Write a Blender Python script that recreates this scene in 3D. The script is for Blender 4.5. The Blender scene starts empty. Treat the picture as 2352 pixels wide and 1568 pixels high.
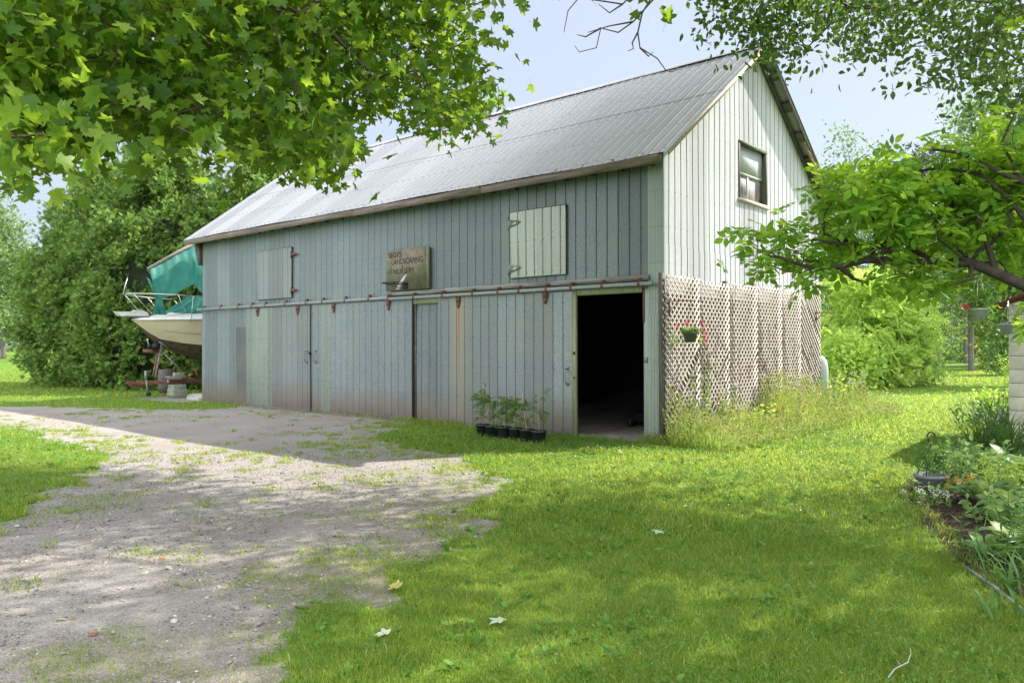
import bpy, math, random
import numpy as np
from mathutils import Vector, Matrix
random.seed(7); rng = np.random.default_rng(11)
S = bpy.context.scene
COL = S.collection
# ------------------------------------------------------------------ camera
F35 = 28.0; YAW = -0.72094; PIT = 0.003578; ROLL = -0.001936
CAM = np.array([6.584, -11.172, 1.6])
fw = np.array([math.sin(YAW)*math.cos(PIT), math.cos(YAW)*math.cos(PIT), math.sin(PIT)])
r0 = np.array([math.cos(YAW), -math.sin(YAW), 0.0]); u0 = np.cross(r0, fw)
rt = math.cos(ROLL)*r0 + math.sin(ROLL)*u0; up = -math.sin(ROLL)*r0 + math.cos(ROLL)*u0
cd = bpy.data.cameras.new('camera'); cam = bpy.data.objects.new('camera', cd); COL.objects.link(cam)
cd.sensor_width = 36; cd.lens = F35; cd.clip_start = 0.05; cd.clip_end = 3000
cam.matrix_world = Matrix(((rt[0], up[0], -fw[0], CAM[0]), (rt[1], up[1], -fw[1], CAM[1]), (rt[2], up[2], -fw[2], CAM[2]), (0, 0, 0, 1)))
S.camera = cam
# ------------------------------------------------------------------ light
SUN = np.array([2.03, 4.39, 4.56]); SUN /= np.linalg.norm(SUN)
EL = math.asin(SUN[2]); AZ = math.atan2(SUN[0], SUN[1])
w = bpy.data.worlds.new('World'); S.world = w; w.use_nodes = True
nt = w.node_tree; bg = nt.nodes['Background']; sk = nt.nodes.new('ShaderNodeTexSky')
sk.sky_type = 'NISHITA'; sk.sun_disc = False; sk.sun_elevation = EL; sk.sun_rotation = AZ
sk.air_density = 1.0; sk.dust_density = 2.0; sk.ozone_density = 1.2
mxw = nt.nodes.new('ShaderNodeMix'); mxw.data_type = 'RGBA'; mxw.inputs[0].default_value = .86; mxw.inputs[7].default_value = (2.05, 2.3, 2.75, 1)   # thin high haze
nt.links.new(sk.outputs[0], mxw.inputs[6])
tcw = nt.nodes.new('ShaderNodeTexCoord'); dtw = nt.nodes.new('ShaderNodeVectorMath'); dtw.operation = 'DOT_PRODUCT'; dtw.inputs[1].default_value = (.62, -.72, .25); nt.links.new(tcw.outputs['Generated'], dtw.inputs[0])
nzw = nt.nodes.new('ShaderNodeTexNoise'); nzw.inputs['Scale'].default_value = 2.2; nzw.inputs['Detail'].default_value = 5; nt.links.new(tcw.outputs['Generated'], nzw.inputs['Vector'])
adw = nt.nodes.new('ShaderNodeMath'); adw.operation = 'MULTIPLY_ADD'; adw.inputs[1].default_value = .9; nt.links.new(nzw.outputs['Fac'], adw.inputs[0]); nt.links.new(dtw.outputs['Value'], adw.inputs[2])
mrw = nt.nodes.new('ShaderNodeMapRange'); mrw.interpolation_type = 'SMOOTHSTEP'; mrw.inputs[1].default_value = .30; mrw.inputs[2].default_value = .85; nt.links.new(adw.outputs[0], mrw.inputs[0])
clw = nt.nodes.new('ShaderNodeMix'); clw.data_type = 'RGBA'; clw.inputs[7].default_value = (9.2, 9.5, 10.2, 1)          # added bright sky glow behind the camera, never in view, for fill light
nt.links.new(mrw.outputs[0], clw.inputs[0]); nt.links.new(mxw.outputs[2], clw.inputs[6]); nt.links.new(clw.outputs[2], bg.inputs[0]); bg.inputs[1].default_value = 0.15
ld = bpy.data.lights.new('sun', 'SUN'); ld.energy = 5.0; ld.angle = math.radians(0.55); ld.color = (1, .94, .85)
lo = bpy.data.objects.new('sun', ld); COL.objects.link(lo); lo.location = (5, 10, 20)
lo.rotation_euler = Vector(SUN).to_track_quat('Z', 'Y').to_euler()
S.view_settings.view_transform = 'Standard'; S.view_settings.look = 'None'
S.view_settings.exposure = 1.13; S.view_settings.gamma = 1.0
S.render.engine = 'CYCLES'
S.cycles.max_bounces = 7; S.cycles.diffuse_bounces = 3; S.cycles.glossy_bounces = 3; S.cycles.transmission_bounces = 5
S.cycles.transparent_max_bounces = 6; S.cycles.use_denoising = True
# ------------------------------------------------------------------ helpers: rays
FD = F35/36*2352
def ray(dx, dy): return fw + rt*(dx-1176)/FD - up*(dy-784)/FD          # direction through a point of the 2352 px wide picture
def P(dx, dy, depth): return CAM + ray(dx, dy)*depth
def PG(dx, dy, z=0.): d = ray(dx, dy); return CAM + d*((z-1.6)/d[2])
def PXp(dx, dy, X): d = ray(dx, dy); return CAM + d*((X-CAM[0])/d[0])
def PYp(dx, dy, Y): d = ray(dx, dy); return CAM + d*((Y-CAM[1])/d[1])
def unit(a): a = np.asarray(a, float); return a/np.maximum(np.linalg.norm(a, axis=-1, keepdims=True), 1e-9)
def h2(i, j, s=0):
    v = np.sin(i*127.1+j*311.7+s*74.7)*43758.5453; return v-np.floor(v)
def vnoise(x, y, sc, s=0):
    x = np.asarray(x)/sc; y = np.asarray(y)/sc; i = np.floor(x); j = np.floor(y); u = x-i; v = y-j; u = u*u*(3-2*u); v = v*v*(3-2*v)
    return (h2(i, j, s)*(1-u)+h2(i+1, j, s)*u)*(1-v)+(h2(i, j+1, s)*(1-u)+h2(i+1, j+1, s)*u)*v
def ss(a, b, x): t = np.clip((np.asarray(x, float)-a)/(b-a), 0, 1); return t*t*(3-2*t)
def gz(x, y):                                   # ground height: flat yard, gentle rise far to the left
    x = np.asarray(x, float); y = np.asarray(y, float)
    d = -x*0.98+y*.17
    return 0.7*ss(30, 75, d) + 0.05*(vnoise(x, y, 6, 3)-.5)*ss(1.5, 6, np.abs(y)+0*x)
# ------------------------------------------------------------------ helpers: meshes
def rawmesh(name, V, Fc, mat, parent=None, smooth=False, obj=True):
    V = np.asarray(V, dtype=np.float32)
    me = bpy.data.meshes.new(name); me.vertices.add(len(V)); me.vertices.foreach_set('co', V.ravel())
    if isinstance(Fc, np.ndarray):
        n, k = Fc.shape; li = Fc.ravel().astype(np.int32); st = np.arange(n, dtype=np.int32)*k; tot = np.full(n, k, np.int32)
    else:
        n = len(Fc); li = np.fromiter((i for f in Fc for i in f), np.int32); tot = np.fromiter((len(f) for f in Fc), np.int32)
        st = np.concatenate([[0], np.cumsum(tot)[:-1]]).astype(np.int32)
    me.loops.add(len(li)); me.loops.foreach_set('vertex_index', li)
    me.polygons.add(n); me.polygons.foreach_set('loop_start', st); me.polygons.foreach_set('loop_total', tot)
    if smooth: me.polygons.foreach_set('use_smooth', np.ones(n, bool))
    me.update(calc_edges=True)
    if mat: me.materials.append(mat)
    o = bpy.data.objects.new(name, me); COL.objects.link(o)
    if parent is not None: o.parent = parent
    return o
class MB:
    def __init__(s): s.v = []; s.f = []
    def add(s, V, Fc):
        b = len(s.v); s.v += [tuple(map(float, q)) for q in V]; s.f += [tuple(int(i)+b for i in f) for f in Fc]; return s
    def box(s, x0, x1, y0, y1, z0, z1):
        return s.add([(x0,y0,z0),(x1,y0,z0),(x1,y1,z0),(x0,y1,z0),(x0,y0,z1),(x1,y0,z1),(x1,y1,z1),(x0,y1,z1)],
                     [(3,2,1,0),(4,5,6,7),(0,1,5,4),(1,2,6,5),(2,3,7,6),(3,0,4,7)])
    def beam(s, a, b, w_, h_, upv=(0, 0, 1)):               # box from a to b, width w_, height h_
        a = np.array(a, float); b = np.array(b, float); d = unit(b-a); sd = unit(np.cross(d, upv)); uu = np.cross(sd, d)
        V = [p+sd*i*w_/2+uu*j*h_/2 for p in (a, b) for i, j in ((-1,-1),(1,-1),(1,1),(-1,1))]
        return s.add(V, [(3,2,1,0),(4,5,6,7),(0,1,5,4),(1,2,6,5),(2,3,7,6),(3,0,4,7)])
    def tube(s, pts, rad, n=8, cap=True):
        pts = [np.array(p, float) for p in pts]; m = len(pts)
        if not hasattr(rad, '__len__'): rad = [rad]*m
        b = len(s.v); ref = np.array([0, 0, 1.]); 
        if abs(unit(pts[-1]-pts[0])@ref) > .9: ref = np.array([1., 0, 0])
        for i, p in enumerate(pts):
            d = unit(pts[min(i+1, m-1)]-pts[max(i-1, 0)]); a = unit(np.cross(d, ref)); c = np.cross(d, a)
            for k in range(n):
                t = 2*math.pi*k/n; s.v.append(tuple(p+(a*math.cos(t)+c*math.sin(t))*rad[i]))
        for i in range(m-1):
            for k in range(n):
                k2 = (k+1) % n; s.f.append((b+i*n+k, b+i*n+k2, b+(i+1)*n+k2, b+(i+1)*n+k))
        if cap: s.f.append(tuple(b+k for k in range(n))[::-1]); s.f.append(tuple(b+(m-1)*n+k for k in range(n)))
        return s
    def lathe(s, prof, c=(0, 0, 0), n=24, capb=True):
        b = len(s.v); m = len(prof)
        for r, z in prof:
            for k in range(n):
                t = 2*math.pi*k/n; s.v.append((c[0]+r*math.cos(t), c[1]+r*math.sin(t), c[2]+z))
        for i in range(m-1):
            for k in range(n):
                k2 = (k+1) % n; s.f.append((b+i*n+k, b+i*n+k2, b+(i+1)*n+k2, b+(i+1)*n+k))
        if capb: s.f.append(tuple(b+k for k in range(n))[::-1])
        return s
    def blob(s, c, r, seed=0, nz=.2, n=8, m=6):             # rough lump
        c = np.array(c, float); r = np.array(r, float)*np.ones(3); R_ = random.Random(seed); b = len(s.v)
        for i in range(1, m):
            for k in range(n):
                a = math.pi*i/m; t = 2*math.pi*k/n; q = 1+R_.uniform(-nz, nz)
                s.v.append(tuple(c+r*q*np.array([math.sin(a)*math.cos(t), math.sin(a)*math.sin(t), math.cos(a)])))
        s.v.append(tuple(c+[0, 0, r[2]])); s.v.append(tuple(c-[0, 0, r[2]])); T = len(s.v)-2
        for k in range(n):
            k2 = (k+1) % n; s.f.append((T, b+k, b+k2)); s.f.append((T+1, b+(m-2)*n+k2, b+(m-2)*n+k))
            for i in range(m-2): s.f.append((b+i*n+k, b+(i+1)*n+k, b+(i+1)*n+k2, b+i*n+k2))
        return s
    def poly(s, pts2, org, ax, ay, nrm, t):                 # extruded outline: org + ax*u + ay*v, thickness t along nrm
        org, ax, ay, nrm = map(lambda q: np.array(q, float), (org, ax, ay, nrm)); n = len(pts2)
        V = [org+ax*u+ay*v for u, v in pts2]+[org+ax*u+ay*v+nrm*t for u, v in pts2]
        return s.add(V, [tuple(range(n))[::-1], tuple(range(n, 2*n))]+[(i, (i+1) % n, n+(i+1) % n, n+i) for i in range(n)])
    def build(s, name, mat, parent=None, smooth=False, bevel=0):
        o = rawmesh(name, s.v, s.f, mat, parent, smooth)
        if bevel:
            md = o.modifiers.new('bevel', 'BEVEL'); md.width = bevel; md.segments = 2; md.limit_method = 'ANGLE'
        return o
def tag(o, label=None, cat=None, group=None, kind=None):
    if label: o['label'] = label
    if cat: o['category'] = cat
    if group: o['group'] = group
    if kind: o['kind'] = kind
    return o
def empty(name, loc, label, cat, group=None, rz=0):
    o = bpy.data.objects.new(name, None); COL.objects.link(o); o.location = loc; o.rotation_euler = (0, 0, rz); o.empty_display_size = .1
    return tag(o, label, cat, group)
def rel(o, parent):                                         # parent o, keeping world-space vertices (parents are only translated/rotated)
    bpy.context.view_layer.update(); o.parent = parent; o.matrix_parent_inverse = parent.matrix_world.inverted(); return o
# ------------------------------------------------------------------ helpers: materials
def M(name):
    m = bpy.data.materials.new(name); m.use_nodes = True; nt = m.node_tree
    return m, nt.nodes, nt.links, nt.nodes['Principled BSDF']
def rgb(c): return (c[0], c[1], c[2], 1)
def setp(b, **k):
    for a, v in k.items():
        i = b.inputs[{'rough': 'Roughness', 'metal': 'Metallic', 'spec': 'Specular IOR Level', 'col': 'Base Color', 'alpha': 'Alpha'}[a]]
        i.default_value = rgb(v) if a == 'col' else v
def noise(N, L, sc, det=3, rough=.55, vec=None, typ='obj'):
    t = N.new('ShaderNodeTexNoise'); t.inputs['Scale'].default_value = sc; t.inputs['Detail'].default_value = det; t.inputs['Roughness'].default_value = rough
    if vec is None: vec = coords(N)
    L.new(vec, t.inputs['Vector']); return t.outputs['Fac']
def coords(N, which='Object'):
    for n in N:
        if n.type == 'TEX_COORD': return n.outputs[which]
    return N.new('ShaderNodeTexCoord').outputs[which]
def ramp(N, L, fac, stops):
    r = N.new('ShaderNodeValToRGB'); e = r.color_ramp.elements
    e[0].position, e[0].color = stops[0][0], rgb(stops[0][1]); e[1].position, e[1].color = stops[-1][0], rgb(stops[-1][1])
    for p, c in stops[1:-1]: q = e.new(p); q.color = rgb(c)
    L.new(fac, r.inputs[0]); return r.outputs[0]
def math_(N, L, op, a, b=None, c=None, clamp=False):
    n = N.new('ShaderNodeMath'); n.operation = op; n.use_clamp = clamp
    for i, q in enumerate((a, b, c)):
        if q is None: continue
        if hasattr(q, 'links'): L.new(q, n.inputs[i])
        else: n.inputs[i].default_value = q
    return n.outputs[0]
def mix(N, L, fac, a, b, typ='MIX'):
    n = N.new('ShaderNodeMix'); n.data_type = 'RGBA'; n.blend_type = typ
    for i, q in ((0, fac), (6, a), (7, b)):
        if hasattr(q, 'links'): L.new(q, n.inputs[i])
        elif i == 0: n.inputs[0].default_value = q
        else: n.inputs[i].default_value = rgb(q)
    return n.outputs[2]
def bump(N, L, b, h, st=.3, dist=.01):
    n = N.new('ShaderNodeBump'); n.inputs['Strength'].default_value = st; n.inputs['Distance'].default_value = dist
    L.new(h, n.inputs['Height']); L.new(n.outputs[0], b.inputs['Normal'])
def simple(name, col, rough=.6, metal=0, var=.25, sc=8, bmp=0, col2=None):
    m, N, L, b = M(name); setp(b, rough=rough, metal=metal)
    c2 = col2 or tuple(q*(1-var) for q in col)
    f = noise(N, L, sc, 4); L.new(ramp(N, L, f, [(.3, c2), (.7, col)]), b.inputs['Base Color'])
    if bmp: bump(N, L, b, noise(N, L, sc*3, 4), bmp)
    return m
def leafmat(name, stops, trans=(.25, .5, .03), tf=.45, rough=.5, spec=.25, patch=None):
    m, N, L, b = M(name); g = N.new('ShaderNodeNewGeometry')
    c = ramp(N, L, g.outputs['Random Per Island'], stops)
    if patch: c = mix(N, L, ramp(N, L, noise(N, L, patch[0], 5, .65), [(.46, (0,0,0)), (.70, (patch[2],)*3)]), c, patch[1]); c = mix(N, L, ramp(N, L, noise(N, L, patch[0]*2.7, 3), [(.55, (0,0,0)), (.75, (.5,)*3)]), c, tuple(q*.3 for q in patch[1][:2])+(.01,))
    L.new(c, b.inputs['Base Color']); setp(b, rough=rough, spec=spec)
    t = N.new('ShaderNodeBsdfTranslucent'); tc = mix(N, L, .45, c, trans); L.new(tc, t.inputs[0])
    mx = N.new('ShaderNodeMixShader'); mx.inputs[0].default_value = tf; L.new(b.outputs[0], mx.inputs[1]); L.new(t.outputs[0], mx.inputs[2])
    L.new(mx.outputs[0], [n for n in N if n.type == 'OUTPUT_MATERIAL'][0].inputs[0]); return m
def galv(name, axis, pitch, phase, base, dark, stk=.5, metal=.35, rough=.5, dirt=0., streaks=(), lines=.75, spang=42, sheet=.66, line_w=.10, tint=(.25,.27,.2)):
    m, N, L, b = M(name); co = coords(N); sx = N.new('ShaderNodeSeparateXYZ'); L.new(co, sx.inputs[0])
    a = sx.outputs[axis]; z = sx.outputs[2]
    f1 = noise(N, L, spang, 2, .6)                                                   # zinc spangle
    c = ramp(N, L, f1, [(.36, dark), (.62, base)])
    big = noise(N, L, 1.3, 4, .6)
    mp = N.new('ShaderNodeMapping'); mp.inputs['Scale'].default_value = (9, 9, .5); L.new(co, mp.inputs[0])
    strk = noise(N, L, 1.6, 4, .6, mp.outputs[0])
    c = mix(N, L, math_(N, L, 'MULTIPLY', ramp(N, L, strk, [(.4, (0,0,0)), (.75, (1,1,1))]), stk), c, tuple(q*.72 for q in base), 'MIX')
    c = mix(N, L, math_(N, L, 'MULTIPLY', ramp(N, L, big, [(.45, (0,0,0)), (.8, (1,1,1))]), .45), c, tint)
    sh = math_(N, L, 'FLOOR', math_(N, L, 'DIVIDE', math_(N, L, 'SUBTRACT', a, phase), sheet))
    wn = N.new('ShaderNodeTexWhiteNoise'); wn.noise_dimensions = '1D'; L.new(sh, wn.inputs['W'])
    hs = N.new('ShaderNodeHueSaturation'); L.new(c, hs.inputs['Color']); x_tone = N.new('ShaderNodeMapRange'); x_tone.inputs[1].default_value = -9; x_tone.inputs[2].default_value = -1.5; x_tone.inputs[3].default_value = 1.; x_tone.inputs[4].default_value = .78 if name == 'galvanized_old' else 1.; L.new(a, x_tone.inputs[0]); L.new(math_(N, L, 'MULTIPLY', x_tone.outputs[0], math_(N, L, 'MULTIPLY_ADD', wn.outputs[0], .30, .85)), hs.inputs['Value']); c = hs.outputs[0]  # random tone per sheet; the old sheets also get darker toward the near corner
    if dirt:
        zz = math_(N, L, 'ADD', z, math_(N, L, 'MULTIPLY', math_(N, L, 'SUBTRACT', noise(N, L, 2.2, 4), .5), .5))
        k = N.new('ShaderNodeMapRange'); k.inputs[1].default_value = .75; k.inputs[2].default_value = .2; L.new(zz, k.inputs[0])
        c = mix(N, L, math_(N, L, 'MULTIPLY', k.outputs[0], dirt), c, (.175, .14, .11))
        k2 = N.new('ShaderNodeMapRange'); k2.inputs[1].default_value = .3; k2.inputs[2].default_value = 0.02; L.new(zz, k2.inputs[0])
        c = mix(N, L, math_(N, L, 'MULTIPLY', k2.outputs[0], dirt*.8), c, (.13, .11, .10))
    for (x0, wd, ztop, zl, st, cc) in streaks:
        dd = math_(N, L, 'ABSOLUTE', math_(N, L, 'SUBTRACT', a, x0)); g = N.new('ShaderNodeMapRange'); g.inputs[1].default_value = wd; g.inputs[2].default_value = wd*.25; L.new(dd, g.inputs[0])
        g2 = N.new('ShaderNodeMapRange'); g2.inputs[1].default_value = ztop-zl; g2.inputs[2].default_value = ztop; L.new(z, g2.inputs[0])
        c = mix(N, L, math_(N, L, 'MULTIPLY', math_(N, L, 'MULTIPLY', g.outputs[0], g2.outputs[0]), st), c, cc)
    fr = math_(N, L, 'FRACT', math_(N, L, 'DIVIDE', math_(N, L, 'SUBTRACT', a, phase-line_w*pitch/2), pitch))
    ln = math_(N, L, 'LESS_THAN', fr, line_w)
    c = mix(N, L, math_(N, L, 'MULTIPLY', ln, lines), c, (.022, .026, .024))
    # nail heads down the seams
    fz = math_(N, L, 'FRACT', math_(N, L, 'DIVIDE', z, .58)); nl = math_(N, L, 'LESS_THAN', fz, .03)
    fr2 = math_(N, L, 'LESS_THAN', fr, line_w*2.0)
    c = mix(N, L, math_(N, L, 'MULTIPLY', math_(N, L, 'MULTIPLY', nl, fr2), .7), c, (.05, .045, .04))
    L.new(c, b.inputs['Base Color']); setp(b, metal=metal)
    L.new(ramp(N, L, f1, [(.3, (rough-.08,)*3), (.7, (rough+.12,)*3)]), b.inputs['Roughness'])
    bump(N, L, b, noise(N, L, 1.7, 3), .25, .04)
    return m
def wood(name, col, dark, rough=.8, axis=0, sc=1.):
    m, N, L, b = M(name); setp(b, rough=rough)
    mp = N.new('ShaderNodeMapping'); s = [22*sc]*3; s[axis] = 1.6*sc; mp.inputs['Scale'].default_value = s; L.new(coords(N), mp.inputs[0])
    f = noise(N, L, 1., 5, .65, mp.outputs[0]); L.new(ramp(N, L, f, [(.3, dark), (.65, col)]), b.inputs['Base Color']); bump(N, L, b, f, .5, .006)
    return m
HZ = math.pi*2
mt = {}
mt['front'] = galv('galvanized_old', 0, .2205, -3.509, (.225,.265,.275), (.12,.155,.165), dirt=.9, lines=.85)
mt['door_a'] = galv('galvanized_door_a', 0, .2205, -3.509, (.25,.275,.275), (.14,.165,.168), dirt=.95, streaks=[(-10.08,.04,2.45,1.9,.75,(.26,.13,.06))])
mt['door_b'] = galv('galvanized_door_b', 0, .2205, -3.509, (.235,.275,.282), (.13,.16,.17), dirt=.85, streaks=[(-8.62,.02,2.45,.6,.3,(.26,.13,.06)),(-7.72,.09,2.5,2.2,.3,(.34,.30,.17))])
mt['door_c'] = galv('galvanized_door_c', 0, .2205, -3.509, (.25,.285,.282), (.15,.175,.18), dirt=.75, streaks=[(-4.56,.30,2.5,2.9,.55,(.36,.30,.18)),(-4.545,.045,2.42,2.3,.95,(.30,.13,.06)),(-2.35,.03,2.42,1.5,.6,(.30,.17,.09))])
mt['strip'] = galv('galvanized_newer_strip', 0, .2205, -3.509, (.24,.275,.25), (.22,.255,.235), metal=.5, rough=.32, dirt=.15, lines=.4, spang=30, tint=(.30,.34,.22))
mt['hatch_new'] = galv('galvanized_hatch', 0, .2, -3.245, (.35,.385,.32), (.30,.335,.28), metal=.4, rough=.35, lines=.45, spang=25, tint=(.33,.37,.28))
mt['hatch_old'] = galv('galvanized_hatch_old', 0, .2205, -3.509, (.25,.275,.275), (.15,.175,.18), lines=.8)
mt['gable'] = galv('galvanized_gable', 1, .198, .157, (.55,.565,.58), (.50,.515,.53), metal=.05, rough=.42, lines=.8, spang=14, line_w=.09, tint=(.55,.56,.55), dirt=.3)
mt['darksheet'] = galv('galvanized_dark_patch', 0, .1, -3.509, (.15,.165,.17), (.09,.10,.105), dirt=.8, lines=.5)
mt['lowgable'] = galv('shaded_lower_gable', 1, .198, .157, (.17,.155,.135), (.10,.09,.075), metal=0, rough=.9, lines=.8, spang=9, tint=(.12,.10,.08))  # shade behind the lattice is put into this darker sheet colour
mt['roof'] = galv('galvanized_roof', 0, .215, -.2417, (.305,.31,.32), (.295,.30,.31), stk=.18, metal=.12, rough=.45, lines=0, spang=8, sheet=.86, tint=(.27,.27,.275))
mt['trim'] = galv('galvanized_trim', 0, .05, 0, (.30,.35,.30), (.25,.30,.26), metal=.3, rough=.45, lines=0, dirt=.2, tint=(.30,.38,.28))
mt['pipe'] = simple('galvanized_track', (.24,.275,.26), .55, .3, .25, 12)
mt['rust'] = simple('rusted_iron', (.20,.085,.06), .85, 0, .55, 30, .3)
mt['rustbeam'] = simple('rusted_beam', (.24,.10,.075), .85, 0, .45, 14, .3)
mt['wood_grey'] = wood('weathered_timber', (.30,.28,.26), (.12,.11,.10))
mt['wood_dark'] = wood('dark_timber', (.13,.115,.095), (.05,.045,.04))
mt['wood_fascia'] = wood('fascia_timber', (.24,.19,.15), (.07,.06,.05))
mt['wood_tan'] = wood('tan_timber', (.45,.33,.22), (.25,.17,.11), axis=1)
mt['wood_green'] = wood('mossy_timber', (.30,.32,.19), (.17,.18,.10), axis=2)
mt['barge'] = wood('pinkish_barge', (.60,.50,.44), (.42,.34,.29), axis=1)
mt['lattice'] = wood('bleached_lattice', (.50,.445,.395), (.36,.315,.275), axis=2)
mt['post'] = wood('lattice_post', (.12,.10,.08), (.06,.05,.04), axis=2)
mt['black'] = simple('black_plastic', (.012,.014,.016), .4, 0, .3, 10)
mt['blackiron'] = simple('black_iron', (.02,.022,.02), .55, .3, .3, 20)
mt['white'] = simple('white_paint', (.72,.72,.68), .5, 0, .12, 12)
mt['concrete'] = simple('concrete', (.42,.41,.37), .9, 0, .35, 9, .3)
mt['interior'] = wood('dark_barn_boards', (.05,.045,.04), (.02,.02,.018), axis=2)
mt['bark'] = simple('bark', (.065,.05,.038), .9, 0, .6, 14, .6)
mt['bark_grey'] = simple('grey_bark', (.17,.15,.13), .9, 0, .5, 10, .6)
mt['twig'] = simple('twig_bark', (.10,.07,.05), .85, 0, .4, 20)
# ------------------------------------------------------------------ ground
GR = np.array([(-60,-24),(-30,-10.2),(-17.46,-4.3),(-14.9,-3.09),(-12.53,-1.64),(-12.3,-.3),(-12.3,.3),(-5.9,.3),(-5.6,-1.0),(-4.6,-1.9),(-3.0,-2.7),(-1.3,-3.3),(-.1,-3.9),(.91,-5.1),(1.6,-5.79),(2.1,-6.43),(2.43,-7.0),(2.36,-7.37),(2.67,-7.88),(2.58,-8.28),(2.89,-8.67),(3.16,-9.1),(3.5,-10),(3.8,-12),(3.8,-20),(-6,-20),(-2.4,-12),(-1.7,-9.6),(-2.0,-8.7),(-2.58,-8.3),(-3.8,-7.6),(-5.0,-6.85),(-7.0,-6.1),(-8.8,-5.95),(-10.44,-5.95),(-12.5,-6.3),(-17,-8.2),(-30,-14),(-60,-28)])
BED = np.array([(3.98,-1.6),(4.12,-2.1),(4.64,-3.45),(5.18,-4.66),(5.62,-5.4),(6.2,-6.2),(7.4,-7.2),(12,-8),(14,-2),(9,6),(4.6,5.2),(3.7,4.6),(3.55,3),(3.75,.8)])
def sdf(poly, x, y):
    x = np.asarray(x, float); y = np.asarray(y, float); d = np.full(x.shape, 1e9); ins = np.zeros(x.shape, bool); n = len(poly)
    for i in range(n):
        a = poly[i]; b = poly[(i+1) % n]; e = b-a; t = np.clip(((x-a[0])*e[0]+(y-a[1])*e[1])/(e@e), 0, 1)
        d = np.minimum(d, np.hypot(x-a[0]-t*e[0], y-a[1]-t*e[1]))
        c = ((a[1] > y) != (b[1] > y)) & (x < (b[0]-a[0])*(y-a[1])/((b[1]-a[1]) if b[1] != a[1] else 1e-9)+a[0]); ins ^= c
    return np.where(ins, d, -d)
def gravelness(x, y):
    s = sdf(GR, x, y) + .5*(vnoise(x, y, 1.3, 1)-.5) + .45*(vnoise(x+.3*y, y-.3*x, .42, 2)-.5) + .3*(vnoise(x-y*.4, y+.4*x, .17, 3)-.5)
    g = ss(-.2, .3, s)
    barn = ((x > -14.95) & (x < 0.02) & (y > -.02) & (y < 6.7)); under = ss(.5, .05, np.hypot(np.clip(x, -17.6, -15.2)-x, np.clip(y, -.5, 6)-y))
    return np.maximum(np.where(barn, 1., g), under*.9)
def edgeness(x, y): return ss(1.5, .1, sdf(GR, x, y))*ss(-.5, 1.5, x)*(.35+.65*vnoise(x, y, .8, 13))
def soilness(x, y): return ss(-.06, .1, sdf(BED, x, y)+.12*(vnoise(x, y, .25, 9)-.5))
xs = np.unique(np.round(np.concatenate([np.linspace(-900, -60, 24), np.linspace(-60, -20, 60), np.arange(-20, 10.01, .11), np.linspace(10, 40, 30), np.linspace(40, 900, 20)]), 3))
ys = np.unique(np.round(np.concatenate([np.linspace(-300, -16, 16), np.linspace(-16, -12, 10), np.arange(-12, 3.01, .11), np.linspace(3, 40, 90), np.linspace(40, 1200, 40)]), 3))
X, Y = np.meshgrid(xs, ys); nx, ny = len(xs), len(ys)
gv = gravelness(X, Y); so = soilness(X, Y); Z = gz(X, Y)+.012*(vnoise(X, Y, .35, 5)-.5)*gv*(np.abs(Y+6) < 6)+.03*so*(vnoise(X, Y, .3, 8))
ij = (np.arange(ny-1)[:, None]*nx+np.arange(nx-1)[None]).ravel()
gr = rawmesh('ground', np.stack([X, Y, Z], -1).reshape(-1, 3), np.stack([ij, ij+1, ij+nx+1, ij+nx], 1), None, smooth=True)
for nm, arr in (('gravel', gv), ('soil', so), ('edge', edgeness(X, Y))):
    at = gr.data.attributes.new(nm, 'FLOAT', 'POINT'); at.data.foreach_set('value', arr.ravel().astype(np.float32))
m, N, L, b = M('ground_gravel_and_turf'); co = coords(N)
def attr(n_): a = N.new('ShaderNodeAttribute'); a.attribute_name = n_; return a.outputs['Fac']
def voro(sc, out='Color'): v = N.new('ShaderNodeTexVoronoi'); v.inputs['Scale'].default_value = sc; L.new(co, v.inputs['Vector']); return v
v1 = voro(80); v2 = voro(160); bw = N.new('ShaderNodeSeparateColor'); L.new(v1.outputs['Color'], bw.inputs[0]); bw2 = N.new('ShaderNodeSeparateColor'); L.new(v2.outputs['Color'], bw2.inputs[0])
stone = ramp(N, L, math_(N, L, 'MULTIPLY_ADD', bw.outputs[0], .6, math_(N, L, 'MULTIPLY', bw2.outputs[1], .4)), [(.12, (.14,.127,.115)), (.5, (.275,.25,.228)), (.88, (.43,.40,.37))])
tone = noise(N, L, .8, 5); stone = mix(N, L, .55, stone, ramp(N, L, tone, [(.35, (.25,.218,.19)), (.65, (.335,.31,.285))]))
moss = ramp(N, L, noise(N, L, 2.3, 6, .65), [(.56, (0,0,0)), (.72, (1,1,1))]); stone = mix(N, L, math_(N, L, 'MULTIPLY', moss, .10), stone, (.19,.21,.11))
stone = mix(N, L, math_(N, L, 'MULTIPLY', attr('edge'), .6), stone, ramp(N, L, noise(N, L, 9, 5), [(.35, (.10,.08,.06)), (.7, (.21,.175,.14))]))
turf = ramp(N, L, noise(N, L, 3.5, 6, .7), [(.3, (.05,.10,.012)), (.5, (.10,.19,.022)), (.72, (.19,.27,.05))])
soil = ramp(N, L, noise(N, L, 24, 5, .7), [(.35, (.018,.012,.009)), (.7, (.085,.055,.04))])
gm = math_(N, L, 'ADD', attr('gravel'), math_(N, L, 'MULTIPLY', math_(N, L, 'SUBTRACT', noise(N, L, 14, 4), .5), .5)); gm = ramp(N, L, gm, [(.42, (0,0,0)), (.58, (1,1,1))])
c = mix(N, L, gm, turf, stone); c = mix(N, L, attr('soil'), c, soil); L.new(c, b.inputs['Base Color']); setp(b, rough=.95, spec=.15)
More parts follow.
